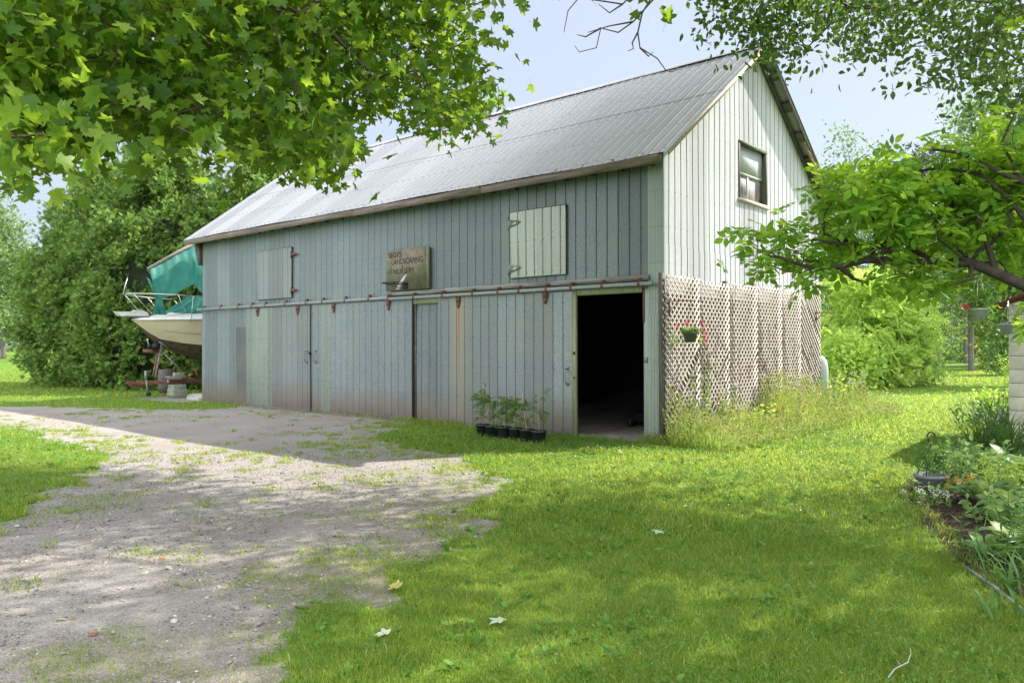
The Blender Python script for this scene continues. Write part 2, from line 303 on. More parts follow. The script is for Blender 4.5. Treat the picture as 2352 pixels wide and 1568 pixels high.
hh = math_(N, L, 'ADD', math_(N, L, 'MULTIPLY', v1.outputs['Distance'], -1), math_(N, L, 'MULTIPLY', noise(N, L, 40, 4), .6)); bump(N, L, b, hh, .9, .012)
gr.data.materials.append(m); tag(gr, 'mown yard of grass and worn grey gravel', kind='structure')
#@@GROUND_END
# ------------------------------------------------------------------ barn
def att(o, parent):
    o.parent = parent
    if parent.type == 'EMPTY': o.matrix_parent_inverse = Matrix.Translation(-parent.location)
    else: o.matrix_parent_inverse = parent.matrix_parent_inverse.copy() if False else Matrix.Identity(4)
    return o
BL, BW, EZ, RZ, EO, OX, OXL = 14.916, 6.696, 4.562, 7.299, .394, .30, .364
SL = (RZ-EZ)/(BW/2+EO)
def roofz(y): return EZ+(BW/2+EO-abs(y-BW/2))*SL
barn = empty('barn', (0, 0, 0), 'long barn clad in grey galvanized steel sheets with three sliding doors and a gabled roof', 'barn')
def prof(a0, a1, pitch, phase, rib=.012, fine=.004, nf=5, down=True):
    k0 = math.floor((a0-phase)/pitch)-1; k1 = math.ceil((a1-phase)/pitch)+1; out = []
    for k in range(k0, k1):
        s = phase+k*pitch
        if rib: out += [(s-.012, 0), (s-.004, -rib*.6 if down else rib), (s+.004, -rib*.6 if down else rib), (s+.012, rib*.5 if down else 0), (s+.026, 0)]
        for j in range(1, nf+1):
            c_ = s+.03+(pitch-.045)*(j-.5)/nf; wv = (pitch-.045)/nf/2
            out += [(c_-wv*.6, 0), (c_-wv*.15, fine), (c_+wv*.25, fine)]
    out = sorted(out); ins = [(a, d) for a, d in out if a0 < a < a1]
    d0 = np.interp(a0, [a for a, _ in out], [d for _, d in out]); d1 = np.interp(a1, [a for a, _ in out], [d for _, d in out])
    return [(a0, d0)]+ins+[(a1, d1)]
def sheet(mb, axis, a0, a1, zb, zt, plane, sgn, pitch, phase, **k):
    pr = prof(a0, a1, pitch, phase, **k); fb = zb if callable(zb) else (lambda a: zb); ft = zt if callable(zt) else (lambda a: zt)
    V = []; wob = lambda a, z: .004*math.sin(a*2.1+z*1.7)+.003*math.sin(a*5.3+2)
    nz_ = 5
    for a, d in pr:
        for i in range(nz_+1):
            z = fb(a)+(ft(a)-fb(a))*i/nz_; o = plane+sgn*(d+wob(a, z)); V.append((a, o, z) if axis == 0 else (o, a, z))
    F_ = []
    for i in range(len(pr)-1):
        for j in range(nz_):
            q = (i*(nz_+1)+j, (i+1)*(nz_+1)+j, (i+1)*(nz_+1)+j+1, i*(nz_+1)+j+1); F_.append(q if (axis == 0) == (sgn < 0) else q[::-1])
    mb.add(V, F_)
FP = dict(pitch=.2205, phase=-3.509)
fwm = MB()
TW = roofz(0)-.03
sheet(fwm, 0, -BL, -.19, 2.5, TW, 0, -1, **FP)                     # above the doors
sheet(fwm, 0, -BL, -12.1, -.1, 2.09, -.010, -1, **FP)              # left of the doors, lower sheets lapped over
sheet(fwm, 0, -BL, -12.1, 2.07, 2.52, -.002, -1, **FP)
sheet(fwm, 0, -6.1, -4.95, -.1, 2.3, -.012, -1, **FP)
sheet(fwm, 0, -6.1, -4.95, 2.28, 2.52, -.003, -1, **FP)
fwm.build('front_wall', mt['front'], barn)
dk = MB(); sheet(dk, 0, -13.05, -12.46, .12, 2.07, -.02, -1, **FP); tag(dk.build('patch_sheet', mt['darksheet'], barn), 'darker narrow sheet left of the left sliding door')
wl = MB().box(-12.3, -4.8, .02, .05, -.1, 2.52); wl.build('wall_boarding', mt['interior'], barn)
gw = MB(); GP = dict(pitch=.198, phase=.157, rib=.012, fine=.003)
gt = lambda y: roofz(y)-.04
def gs(a0, a1, zb, zt, pl=0): sheet(gw, 1, a0, a1, zb, zt, pl, 1, **GP)
gs(.02, 1.2, 2.4, 3.20, .006); gs(1.2, 2.68, 2.4, 3.20, .008); gs(2.68, 3.94, 2.4, 3.24, .006); gs(3.94, BW, 2.4, 3.22, .007)
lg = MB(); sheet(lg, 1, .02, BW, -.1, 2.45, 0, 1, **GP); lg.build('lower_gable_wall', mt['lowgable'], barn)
gs(.02, 2.68, 3.17, gt)
gs(2.68, 3.348, 5.385, gt); gs(3.348, 3.94, 5.385, gt); gs(2.68, 3.94, 3.2, 4.2575); gs(3.94, BW, 3.18, gt)
gw.build('gable_wall', mt['gable'], barn)
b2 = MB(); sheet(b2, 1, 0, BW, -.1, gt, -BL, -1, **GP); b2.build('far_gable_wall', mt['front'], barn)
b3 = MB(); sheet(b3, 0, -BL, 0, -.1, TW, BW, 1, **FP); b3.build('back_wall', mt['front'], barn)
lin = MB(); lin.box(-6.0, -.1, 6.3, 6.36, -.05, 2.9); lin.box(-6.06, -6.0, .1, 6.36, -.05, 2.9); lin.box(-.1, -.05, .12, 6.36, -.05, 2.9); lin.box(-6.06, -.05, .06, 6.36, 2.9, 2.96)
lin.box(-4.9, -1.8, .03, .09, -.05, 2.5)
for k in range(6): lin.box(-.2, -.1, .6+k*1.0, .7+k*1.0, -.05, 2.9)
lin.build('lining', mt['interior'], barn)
# corner trim and door jamb
ct = MB(); sheet(ct, 0, -.27, .012, -.1, 2.08, -.022, -1, pitch=.056, phase=0, rib=0, fine=.022, nf=1); sheet(ct, 0, -.27, .012, 2.06, TW-.02, -.016, -1, pitch=.05, phase=0, rib=0, fine=.02, nf=1)
ct.add([(.012,-.022,-.1),(.012,.04,-.1),(.012,.04,2.08),(.012,-.022,2.08)], [(0,1,2,3)]); ct.add([(.012,-.016,2.08),(.012,.03,2.08),(.012,.03,TW-.05),(.012,-.016,TW-.05)], [(0,1,2,3)])
ct.build('corner_trim', mt['trim'], barn)
jm = MB(); jm.box(-.362, -.268, -.02, .08, -.08, 2.5); jm.build('door_jamb', mt['trim'], barn, bevel=.004)
lt = MB(); lt.box(-.37, -.345, -.035, -.021, 1.95, 2.5); lt.build('latch_strip', mt['rust'], barn)
lk = MB(); lk.lathe([(.0, -.03), (.022, -.03), (.022, 0), (.012, .012), (.012, .03)], (0, 0, 0), 10); lk.box(-.03, .03, -.01, .01, -.05, .03)
o = lk.build('padlock_hasp', mt['pipe'], barn); o.location = (-.31, -.04, 1.35)
# roof
def slope(name, side):
    pr = prof(-BL-OXL, OX, .215, -.2417, rib=.013, fine=.0, nf=1, down=False); mb = MB(); yl = 1.5
    nrm = np.array([0, -SL, 1.]); nrm /= np.linalg.norm(nrm)
    for seg, (ya, yb, off) in enumerate(((-EO, yl+.06, 0.), (yl, BW/2, .005))):
        V = []; nn = 6
        for a, d in pr:
            for i in range(nn+1):
                y = ya+(yb-ya)*i/nn; wv = .008*math.sin(a*.9+y*1.3)+.006*math.sin(a*2.3+1); yy = y+(.012*math.sin(a*3.1) if i == 0 and seg == 1 else 0)
                p = np.array([a, yy, EZ+(yy+EO)*SL])+nrm*(d+off+wv)
                if side: p[1] = BW-p[1]
                V.append(p)
        F_ = []
        for i in range(len(pr)-1):
            for j in range(nn):
                q = (i*(nn+1)+j, (i+1)*(nn+1)+j, (i+1)*(nn+1)+j+1, i*(nn+1)+j+1); F_.append(q[::-1] if side else q)
        mb.add(V, F_)
    return mb.build(name, mt['roof'], barn)
rf = slope('roof_slope', 0); slope('roof_slope', 1)
rc = MB(); zc = RZ+.035
for i in range(17):
    a = -BL-OXL+i*(BL+OXL+OX)/17; b_ = a+(BL+OXL+OX)/17+.04; h_ = .004*(i % 2)
    rc.add([(a,BW/2-.17,zc-.12+h_),(b_,BW/2-.17,zc-.12+h_),(b_,BW/2,zc+h_),(a,BW/2,zc+h_),(a,BW/2+.17,zc-.12+h_),(b_,BW/2+.17,zc-.12+h_)], [(0,1,2,3),(3,2,5,4)])
rc.build('ridge_cap', mt['roof'], barn)
fa = MB()
for i, x0 in enumerate(np.linspace(-BL-OXL+.02, OX-.12, 5)[:-1]):
    x1 = x0+(BL+OXL+OX-.14)/4-.01; fa.box(x0, x1, -EO+.02, -EO+.06, EZ-.15+.01*(i % 2), EZ-.01)
fa.build('fascia_board', mt['wood_fascia'], barn)
for k in range(26): xk = -BL+.1+k*.585; MB().box(xk, xk+.05, -EO+.06, -.02, EZ-.1, EZ+.05).build('rafter_tail', mt['wood_dark'], barn)
def rake_board(name, x0, x1, ya, yb, drop, hgt, mat):
    mb = MB(); za, zb_ = roofz(ya)-drop, roofz(yb)-drop
    mb.add([(x0,ya,za-hgt),(x1,ya,za-hgt),(x1,yb,zb_-hgt),(x0,yb,zb_-hgt),(x0,ya,za),(x1,ya,za),(x1,yb,zb_),(x0,yb,zb_)], [(3,2,1,0),(4,5,6,7),(0,1,5,4),(1,2,6,5),(2,3,7,6),(3,0,4,7)])
    return mb.build(name, mat, barn)
rake_board('barge_board', OX-.05, OX-.02, -EO+.1, BW/2, .015, .085, mt['barge'])
rake_board('barge_board', OX-.05, OX-.02, BW/2+.01, 5.5, .02, .05, mt['wood_grey'])
rake_board('barge_board', OX-.09, OX-.05, 5.3, BW+EO, .02, .10, mt['wood_tan'])
rake_board('barge_board', -BL-OXL+.02, -BL-OXL+.05, -EO+.1, BW/2, .015, .12, mt['wood_fascia'])
rake_board('end_rafter', .03, .07, .15, BW/2, .02, .06, mt['wood_grey']); rake_board('end_rafter', .03, .07, BW/2, BW+EO-.1, .02, .09, mt['wood_dark'])
for y in (.8, 1.9, 2.9, 3.9, 4.55, 5.2, 5.75, 6.3, 6.85):
    mb = MB(); z = roofz(y)-.03; s_ = -SL if y > BW/2 else SL; q = .085
    mb.add([(.05,y-q,z-.05-s_*q),(OX-.06,y-q,z-.05-s_*q),(OX-.06,y+q,z-.05+s_*q),(.05,y+q,z-.05+s_*q),(.05,y-q,z-s_*q),(OX-.06,y-q,z-s_*q),(OX-.06,y+q,z+s_*q),(.05,y+q,z+s_*q)], [(3,2,1,0),(4,5,6,7),(0,1,5,4),(1,2,6,5),(2,3,7,6),(3,0,4,7)])
    mb.build('lookout', mt['wood_dark'], barn)
lw = MB().box(-BL-.3, -BL, -.1, 0.0, 3.85, 4.5); lw.v = [(x, y, z) if z > 4 else (x+.25*(x < -BL-.1), y, z) for x, y, z in lw.v]; lw.build('eave_bracket', mt['wood_dark'], barn)
# doors
def door(x0, x1, zt, zb, y, mat, strips=(), hang=(), handle=None, edge=None, label=None):
    mb = MB(); cuts = [x0]+[c_ for s_ in strips for c_ in s_]+[x1]; cuts = sorted(set(cuts)); mb2 = MB()
    for a, b_ in zip(cuts, cuts[1:]):
        isS = any(abs(a-s_[0]) < 1e-6 for s_ in strips); sheet(mb2 if isS else mb, 0, a, b_, zb, zt, y-(.004 if isS else 0), -1, **FP)
    mb.add([(x1,y,zb),(x1,y+.05,zb),(x1,y+.05,zt),(x1,y,zt)], [(0,1,2,3)]); mb.box(x0+.01, x1-.01, y+.012, y+.05, zb+.01, zt-.01)
    d = mb.build('sliding_door', mat, barn)
    if label: tag(d, label)
    if mb2.v: mb2.build('patch_sheet', mt['strip'], d)
    sk_ = MB().box(x0+.01, x1-.01, y-.006, y+.04, zb-.06, zb-.004); sk_.build('bottom_rail', mt['wood_fascia'], d)
    for hx in hang:
        h = MB(); h.box(hx-.055, hx+.055, y-.034, y-.018, zt-.10, zt+.03); h.poly([(-.045,-.1),(.045,-.1),(.015,-.2),(-.015,-.2)], (hx,y-.032,zt), (1,0,0), (0,0,1), (0,1,0), .014)
        h.tube([(hx, y-.05, zt-.05), (hx, y-.01, zt-.05)], .018, 8); h.box(hx-.02, hx+.02, y-.03, y-.02, zt, zt+.09); h.build('door_hanger', mt['rust'], d)
    if handle:
        hx, hz = handle; h = MB(); h.tube([(hx,y-.02,hz-.13),(hx,y-.06,hz-.11),(hx,y-.075,hz-.05),(hx,y-.075,hz+.05),(hx,y-.06,hz+.11),(hx,y-.02,hz+.13)], .011, 8)
        h.box(hx-.03, hx+.03, y-.022, y-.014, hz-.17, hz-.11); h.box(hx-.03, hx+.03, y-.022, y-.014, hz+.11, hz+.16); h.build('handle', mt['pipe'], d)
    return d
d1 = door(-12.44, -9.585, 2.535, .05, -.075, mt['door_a'], [(-12.44, -11.225)], (-11.88, -10.08), (-9.72, 1.33), label='left sliding door with pale newer sheets on its left half')
d2 = door(-9.50, -5.925, 2.535, .03, -.082, mt['door_b'], [(-9.122, -8.746)], (-8.62, -6.67), (-9.33, 1.33), label='middle sliding door, widest, with one pale narrow sheet')
d3 = door(-5.12, -1.765, 2.52, .02, -.09, mt['door_c'], (), (-4.545, -2.35), (-1.87, 1.05), label='right sliding door with rust streaks, slid half open')
eb = MB().box(-1.765, -1.682, -.088, -.035, -.02, 2.52); eb.build('door_edge_board', mt['wood_green'], d3)
MB().box(-1.74, -1.70, -.10, -.088, 1.42, 1.47).build('edge_latch', mt['blackiron'], d3); MB().box(-1.73,-1.71,-.10,-.088,1.0,1.04).build('edge_latch', mt['blackiron'], d3)
lc = MB(); lc.box(-9.60, -9.50, -.1, -.07, 1.38, 1.44); lc.blob((-9.545,-.11,1.40), .035, 3); lc.build('door_padlock', mt['blackiron'], d1)
dg = MB().box(-12.3, -5.6, -.03, .018, -.02, .04); dg.box(-5.925, -5.86, -.03, -.016, .0, 2.52); dg.build('door_gap_board', mt['wood_dark'], barn)
# tracks
def track(x0, x1, z, y, brs, hdrop, mat):
    mb = MB(); mb.box(x0, x1, y-.028, y+.03, z-.034, z+.028); t = mb.build('door_track', mat, barn, bevel=.012)
    for bx in brs:
        q = MB(); q.box(bx-.028, bx+.028, y+.03, y+.05, z-.02, z+.10); q.box(bx-.024, bx+.024, y-.034, y-.028, z-.05, z+.036); q.box(bx-.024, bx+.024, y-.034, y+.04, z+.033, z+.042); q.tube([(bx,y+.045,z+.075),(bx,y-.015,z+.075)], .02, 6)
        q.build('track_bracket', mt['rust'], t)
    return t
track(-15.0, -6.66, 2.60, -.11, [-14.63,-13.72,-12.79,-12.11,-11.47,-10.56,-9.68,-9.02,-8.16,-7.31], 0, mt['pipe'])
track(-6.66, -.12, 2.575, -.14, [-6.62,-5.81,-4.95,-4.11,-3.45,-2.93,-2.29,-1.74,-1.09,-.37], 0, mt['pipe'])
hb = MB(); hb.box(-6.757, -4.95, -.075, -.016, 2.635, 2.715); hb.box(-4.945, -2.3, -.085, -.016, 2.64, 2.725); hb.box(-2.296, -.243, -.08, -.016, 2.635, 2.72); hb.build('header_board', mt['wood_grey'], barn)
hb = MB(); hb.box(-6.7, -.38, -.06, -.014, 2.44, 2.535); hb.build('lintel_board', mt['wood_green'], barn)
# hatches
def hatch(x0, x1, z0, z1, mat, hx, hm, pale):
    mb = MB(); sheet(mb, 0, x0, x1, z0, z1, -.045, -1, pitch=(.2205 if not pale else .2), phase=(-3.509 if not pale else -3.245), **({} if not pale else dict(rib=.014, fine=.008)))
    mb.box(x0+.005, x1-.005, -.04, -.012, z0+.01, z1-.01); h = mb.build('loft_hatch', mat, barn)
    MB().box(x0-.004, x0+.008, -.052, -.012, z0, z1).build('hatch_edge', mt['wood_dark'], h); MB().box(x0, x1, -.052, -.012, z0-.012, z0-.001).build('hatch_edge', mt['wood_dark'], h); MB().box(x0, x1, -.052, -.012, z1+.001, z1+.012).build('hatch_edge', mt['wood_dark'], h); MB().box(x1-.008, x1+.004, -.052, -.012, z0, z1).build('hatch_edge', mt['wood_dark'], h)
    for z in hx[1:]:
        q = MB(); s_ = hx[0]; xb = x1 if s_ > 0 else x0
        if s_ > 0: q.poly([(0,-.045),(0,.045),(.26,.006),(.26,-.014)], (xb,-.058,z), (1,0,0), (0,0,1), (0,1,0), .01); q.box(xb-.02, xb+.012, -.068, -.05, z-.09, z+.07)
        else: q.poly([(0,.075),(0,-.075),(.27,-.0),(.27,.03)], (xb,-.066,z), (1,0,0), (0,0,1), (0,1,0), .01); q.box(xb-.045, xb-.005, -.05, -.02, z-.13, z+.13)
        q.build('hinge', hm, h)
    return h
tag(hatch(-11.97, -10.40, 2.765, 4.0, mt['hatch_old'], (1, 3.82, 2.94), mt['rust'], False), 'closed grey loft hatch with rusty strap hinges on its right')
tag(hatch(-3.245, -1.932, 2.835, 4.047, mt['hatch_new'], (-1, 3.84, 3.0), mt['strip'], True), 'closed pale green-grey loft hatch above the right door')
# gable window
wn_ = MB(); y0, y1, z0, z1 = 2.68, 3.94, 4.2575, 5.385
for q in ((y0, y1, z1-.06, z1), (y0, y0+.05, z0+.05, z1-.06), (y1-.07, y1, z0+.05, z1-.06)): wn_.box(-.16, .018, *q)
win = wn_.build('window', wood('window_frame_wood', (.11,.115,.085), (.05,.05,.04), axis=2), barn)
s_ = MB().box(-.13, .05, y0-.03, y1+.04, z0-.02, z0+.045); s_.build('window_sill', mt['barge'], win)
s_ = MB(); s_.box(-.12, -.07, y0+.05, y1-.07, 4.80, 4.84); s_.box(-.12, -.08, 3.25, 3.275, z0+.07, 4.80); s_.box(-.13, -.07, y0+.05, y1-.07, z0+.045, z0+.07); s_.build('sash', mt['white'], win)
m, N, L, b = M('window_blind_pane'); setp(b, col=(.46,.49,.50), rough=.4); mt['pane'] = m
m, N, L, b = M('insect_screen'); setp(b, col=(.20,.19,.18), rough=.7); wv = N.new('ShaderNodeTexWave'); wv.inputs['Scale'].default_value = 5; wv.inputs['Distortion'].default_value = 9; L.new(coords(N), wv.inputs[0]); L.new(ramp(N, L, wv.outputs['Fac'], [(.2, (.20,.19,.185)), (.8, (.29,.28,.27))]), b.inputs['Base Color']); mt['screen'] = m
MB().box(-.075, -.065, y0+.05, y1-.07, 4.84, z1-.06).build('pane', mt['pane'], win)
MB().box(-.10, -.098, y0+.05, y1-.07, z0+.07, 4.80).build('insect_screen', mt['screen'], win)
# paver floor
m, N, L, b = M('old_pavers'); bt = N.new('ShaderNodeTexBrick'); L.new(coords(N), bt.inputs[0]); bt.inputs['Scale'].default_value = 5.5; bt.inputs['Mortar Size'].default_value = .012
bt.inputs['Color1'].default_value = (.27,.23,.20,1); bt.inputs['Color2'].default_value = (.35,.31,.28,1); bt.inputs['Mortar'].default_value = (.06,.05,.04,1)
L.new(mix(N, L, .35, bt.outputs[0], ramp(N, L, noise(N, L, 6, 4), [(.3, (.12,.10,.09)), (.7, (.42,.38,.34))])), b.inputs['Base Color']); setp(b, rough=.9); bump(N, L, b, bt.outputs['Fac'], -.5, .01)
pv = MB().add([(-1.85,-.12,.03),(-1.2,-.28,.028),(-.36,-.34,.025),(-.3,.0,.03),(-.3,2.2,.03),(-2.6,2.2,.03),(-2.6,.1,.03),(-1.85,.1,.03)], [tuple(range(8))]); pv.add([(-1.85,-.12,.03),(-1.2,-.28,.028),(-.36,-.34,.025),(-.36,-.36,-.05),(-1.2,-.3,-.05),(-1.85,-.13,-.05)], [(0,5,4,1),(1,4,3,2)])
tag(pv.build('paver_floor', m), 'worn grey brown pavers in the open doorway', kind='structure')
ap = MB(); 
for i, (x0, x1) in enumerate(((-12.3,-10.9),(-10.88,-9.4),(-9.38,-7.9),(-7.88,-6.4))): ap.box(x0, x1, -.42+.05*i, -.1, -.06, .020-.003*i)
tag(ap.build('concrete_apron', simple('mossy_concrete', (.19,.18,.14), .95, 0, .6, 5, .4), bevel=.02), 'mossy concrete strip before the closed doors', kind='structure')
# dim things in the doorway
t_ = empty('leaning_board', (-.34, .45, 0), 'yellowish board leaning inside the open doorway', 'board'); att(MB().box(-.30, -.24, .35, .40, 1.15, 2.05).build('plank', mt['wood_tan']), t_)
att(MB().tube([(-.27,.36,.2),(-.25,.33,1.2),(-.25,.33,1.3)], .014, 8).build('handle_pole', mt['wood_tan']), t_)
t_ = empty('lawn_mower', (-1.35, 1.9, 0), 'dark push mower just inside the open doorway', 'mower')
att(MB().box(-1.7,-1.1,1.7,2.3,.14,.3).blob((-1.4,2.0,.4), (.16,.16,.12), 5, .08).build('deck', mt['black'], bevel=.02), t_)
for wx in (-1.72, -1.06):
    for wy in (1.75, 2.25): att(MB().tube([(wx-.03,wy,.12),(wx+.03,wy,.12)], .12, 14).build('wheel', mt['black']), t_)
att(MB().tube([(-1.68,2.3,.3),(-1.6,2.9,1.0),(-1.2,2.9,1.0),(-1.12,2.3,.3)], .014, 8).build('handle', mt['pipe']), t_)
t_ = empty('garden_rake', (-.75, 1.1, 0), 'metal garden rake leaning in the dark doorway', 'rake'); att(MB().tube([(-.62,.9,.05),(-.95,1.6,1.5)], .014, 8).build('shaft', mt['wood_tan']), t_); h_ = MB().beam((-1.15,1.6,1.5),(-.75,1.6,1.5),.02,.02)
for k in range(9): h_.beam((-1.13+k*.045,1.6,1.5),(-1.13+k*.045,1.52,1.48),.008,.008)
att(h_.build('rake_head', mt['pipe']), t_)
# ------------------------------------------------------------------ sign board with hoop
m, N, L, b = M('weathered_plywood'); co = coords(N)
f = noise(N, L, 3.2, 7, .7); c = ramp(N, L, f, [(.28, (.04,.037,.042)), (.42, (.13,.105,.09)), (.55, (.21,.175,.12)), (.75, (.25,.225,.15))])
sx = N.new('ShaderNodeSeparateXYZ'); L.new(co, sx.inputs[0]); k = N.new('ShaderNodeMapRange'); k.inputs[1].default_value = 3.15; k.inputs[2].default_value = 3.35; L.new(math_(N, L, 'ADD', sx.outputs[2], math_(N, L, 'MULTIPLY', math_(N, L, 'SUBTRACT', noise(N, L, 4, 4), .5), .4)), k.inputs[0])
c = mix(N, L, k.outputs[0], ramp(N, L, noise(N, L, 6, 5), [(.3, (.10,.105,.06)), (.7, (.19,.185,.105))]), c); L.new(c, b.inputs['Base Color']); setp(b, rough=.75)
X0, X1, Z0, Z1 = -6.74, -5.45, 2.745, 3.60; sg = MB().box(X0, X1, -.105, -.03, Z0, Z1)
sign = sg.build('sign_board', m); tag(sign, 'weathered plywood sign and backboard lettered for landscaping and nursery on the front wall', 'sign board')
MB().box(X1+.001, X1+.022, -.11, -.03, Z0, Z1).build('edge_strip', mt['wood_green'], sign)
m, N, L, b = M('faded_black_lettering'); setp(b, rough=.8); L.new(ramp(N, L, noise(N, L, 40, 3), [(.35, (.012,.01,.01)), (.75, (.05,.04,.04))]), b.inputs['Base Color']); mt['ink'] = m
def text(s_, u0, v0, u1, v1, name='lettering'):
    cu = bpy.data.curves.new(name, 'FONT'); cu.body = s_; cu.size = 1; cu.extrude = 0; cu.offset = .012; o = bpy.data.objects.new(name, cu); COL.objects.link(o)
    bpy.context.view_layer.update(); dg_ = bpy.context.evaluated_depsgraph_get(); me = bpy.data.meshes.new_from_object(o.evaluated_get(dg_)); bpy.data.objects.remove(o)
    n = len(me.vertices); a = np.empty(n*3, np.float32); me.vertices.foreach_get('co', a); a = a.reshape(-1, 3); mn = a.min(0); mx = a.max(0)
    W_, H_ = X1-X0, Z1-Z0; xa, xb = X0+u0*W_, X0+u1*W_; zb_, za_ = Z1-v1*H_, Z1-v0*H_
    x = xa+(a[:, 0]-mn[0])/(mx[0]-mn[0])*(xb-xa); z = zb_+(a[:, 1]-mn[1])/(mx[1]-mn[1])*(za_-zb_)
    me.vertices.foreach_set('co', np.stack([x, np.full(n, -.1085), z], 1).astype(np.float32).ravel()); me.materials.clear(); me.materials.append(mt['ink'])
    o = bpy.data.objects.new(name, me); COL.objects.link(o); o.parent = sign; return o
text("SIGI'S", .065, .05, .40, .185); text('LANDSCAPING', .145, .22, .905, .36); text('&', .405, .385, .445, .455); text('NURSERY', .19, .465, .715, .605)
m, N, L, b = M('faded_green_paint'); setp(b, rough=.8, col=(.09,.17,.10)); tr = MB(); W_, H_ = X1-X0, Z1-Z0
tr.poly([(.02,.0),(.15,.0),(.135,.08),(.14,.09),(.115,.17),(.09,.25),(.065,.17),(.04,.09),(.045,.08)], (X0,-.1075,Z0+.44*H_), (W_,0,0), (0,0,H_), (0,-1,0), .001); tr.poly([(.075,0),(.10,0),(.10,.07),(.075,.07)], (X0,-.1075,Z0+.37*H_), (W_,0,0), (0,0,H_), (0,-1,0), .001); tr.build('painted_tree', m, sign)
m, N, L, b = M('faded_white_paint'); setp(b, rough=.7, col=(.42,.43,.41)); MB().poly([(.25,.02),(.36,.02),(.40,.14),(.535,.40),(.45,.34),(.33,.18)], (X0,-.1075,Z0), (W_,0,0), (0,0,H_), (0,-1,0), .001).build('white_swoosh', m, sign)
hp = empty('basketball_hoop', (-6.08, -.1, 2.84), 'black netless basketball rim bolted to the sign board', 'basketball hoop'); q = MB(); cx_, cy_, r_ = -6.10, -.42, .23
q.tube([(cx_+r_*math.cos(t), cy_+r_*math.sin(t), 2.87) for t in np.linspace(0, 2*math.pi, 33)], .010, 8, False)
q.tube([(cx_+(r_+.03)*math.cos(t), cy_+(r_+.03)*math.sin(t), 2.865) for t in np.linspace(0, 2*math.pi, 33)], .006, 6, False); att(q.build('rim', mt['blackiron'], smooth=True), hp)
att(MB().box(-6.17, -6.03, -.125, -.107, 2.76, 2.90).box(-6.15, -6.05, -.19, -.125, 2.855, 2.875).build('mounting_plate', mt['blackiron'], bevel=.004), hp)
for dx_ in (-.05, .05): att(MB().tube([(-6.1+dx_,-.13,2.77),(-6.1+dx_*2.4,-.38+.02,2.82),(-6.1+dx_*3.2,-.60,2.865)], .006, 6).build('brace', mt['blackiron']), hp)
# ------------------------------------------------------------------ lattice screens
lat = empty('lattice_screen', (.12, 3, 0), 'bleached wooden lattice panels on posts along the lower gable wall', 'lattice fence')
def clip(c0, sgn, ya, yb, za, zb_):                                # line z = sgn*(y-c0) clipped to the rectangle
    pts = []
    for y in (ya, yb):
        z = sgn*(y-c0)
        if za <= z <= zb_: pts.append((y, z))
    for z in (za, zb_):
        y = z/sgn+c0
        if ya < y < yb: pts.append((y, z))
    return sorted(set(pts))[:2] if len(set(pts)) > 1 else None
for pi, (ya, yb, zt_, tilt, bow) in enumerate([(-.16,.93,2.70,0,0),(.932,2.02,2.66,.0,.0),(2.022,3.18,2.68,.0,.0),(3.182,4.32,2.71,0,.0),(4.324,5.3,2.69,.0,.0),(5.304,6.42,2.76,0,0)]):
    mb = MB(); Rr = random.Random(pi)
    for layer, sg_ in ((0, 1), (1, -1)):
        if pi == 5: sg_ = -sg_
        xo = .14-layer*.013; c_ = -4.0+.132*math.floor((ya-3.2+4)/.132)
        while c_ < yb+3.2:
            p = clip(c_+Rr.uniform(-.003,.003), sg_, ya, yb, .02, zt_)
            if p and abs(p[0][0]-p[1][0]) > .03 and Rr.random() > .015:
                (y0, z0), (y1, z1) = p; n_ = unit(np.array([0, -(z1-z0), y1-y0]))*.0175; d_ = unit(np.array([0, y1-y0, z1-z0]))
                V = []; TS = np.linspace(0, 1, 6)
                for t in TS:
                    y = y0+(y1-y0)*t; z = z0+(z1-z0)*t; X_ = xo+bow*math.sin(math.pi*(y-ya)/(yb-ya))*math.sin(min(max(z/2.7, 0), 1)*2.6)+tilt*(z-1.3)
                    for s_ in (-1, 1):
                        sh_ = 0.
                        if t in (0., 1.): sh_ = -(n_[1]*s_)/d_[1] if min(abs(y-ya), abs(y-yb)) < 1e-6 else -(n_[2]*s_)/d_[2]      # ends sawn flush with the panel edge
                        for k in (0, .008): V.append((X_+k, y+n_[1]*s_+d_[1]*sh_, z+n_[2]*s_+d_[2]*sh_))
                F_ = []
                for i in range(0, 20, 4): F_ += [(i, i+4, i+5, i+1), (i+2, i+3, i+7, i+6), (i+1, i+5, i+7, i+3), (i, i+2, i+6, i+4)]
                mb.add(V, F_+[(0,1,3,2), (20,22,23,21)])
            c_ += .132
    att(mb.build('lattice_panel', mt['lattice']), lat)
for y, zt_ in ((-.17,2.72),(.90,2.71),(2.02,2.72),(3.17,2.75),(4.3,2.78),(5.3,2.7),(6.38,2.76)): att(MB().box(.03, .095, y-.04, y+.04, -.1, zt_).build('post', mt['post']), lat)
vn = MB()
for i in range(46):
    y = .1+6*random.random()*(.5 if i % 2 else 1); z = random.uniform(.1, 1.2); pts = [(.15, y, z)]
    for k in range(7): y += random.gauss(0, .10); z += random.uniform(-.05, .30); pts.append((.16+random.uniform(-.02, .02), y, min(z, 2.6)))
    vn.tube(pts, .004, 4, False)
tag(vn.build('dried_vines', mt['rust']), 'thin dried vines tangled in the lattice', 'vines', kind='stuff')
def bracket(x, y, z, lab, run=.55):
    t = empty('wall_bracket', (x, y, z), lab, 'bracket', 'iron plant brackets on the lattice'); q = MB(); q.box(-.008, .008, -.012, .012, -.22, .03); q.tube([(0,0,.0),(run*.5,0,.005),(run,0,-.01)], .008, 6); q.tube([(0,0,-.16),(run*.35,0,-.01)], .006, 6); q.build('bracket_arm', mt['rust'], t)
    return t
bk = bracket(.165, -.10, 2.27, 'rusty iron plant bracket near the barn corner, above the red geranium basket', .42)
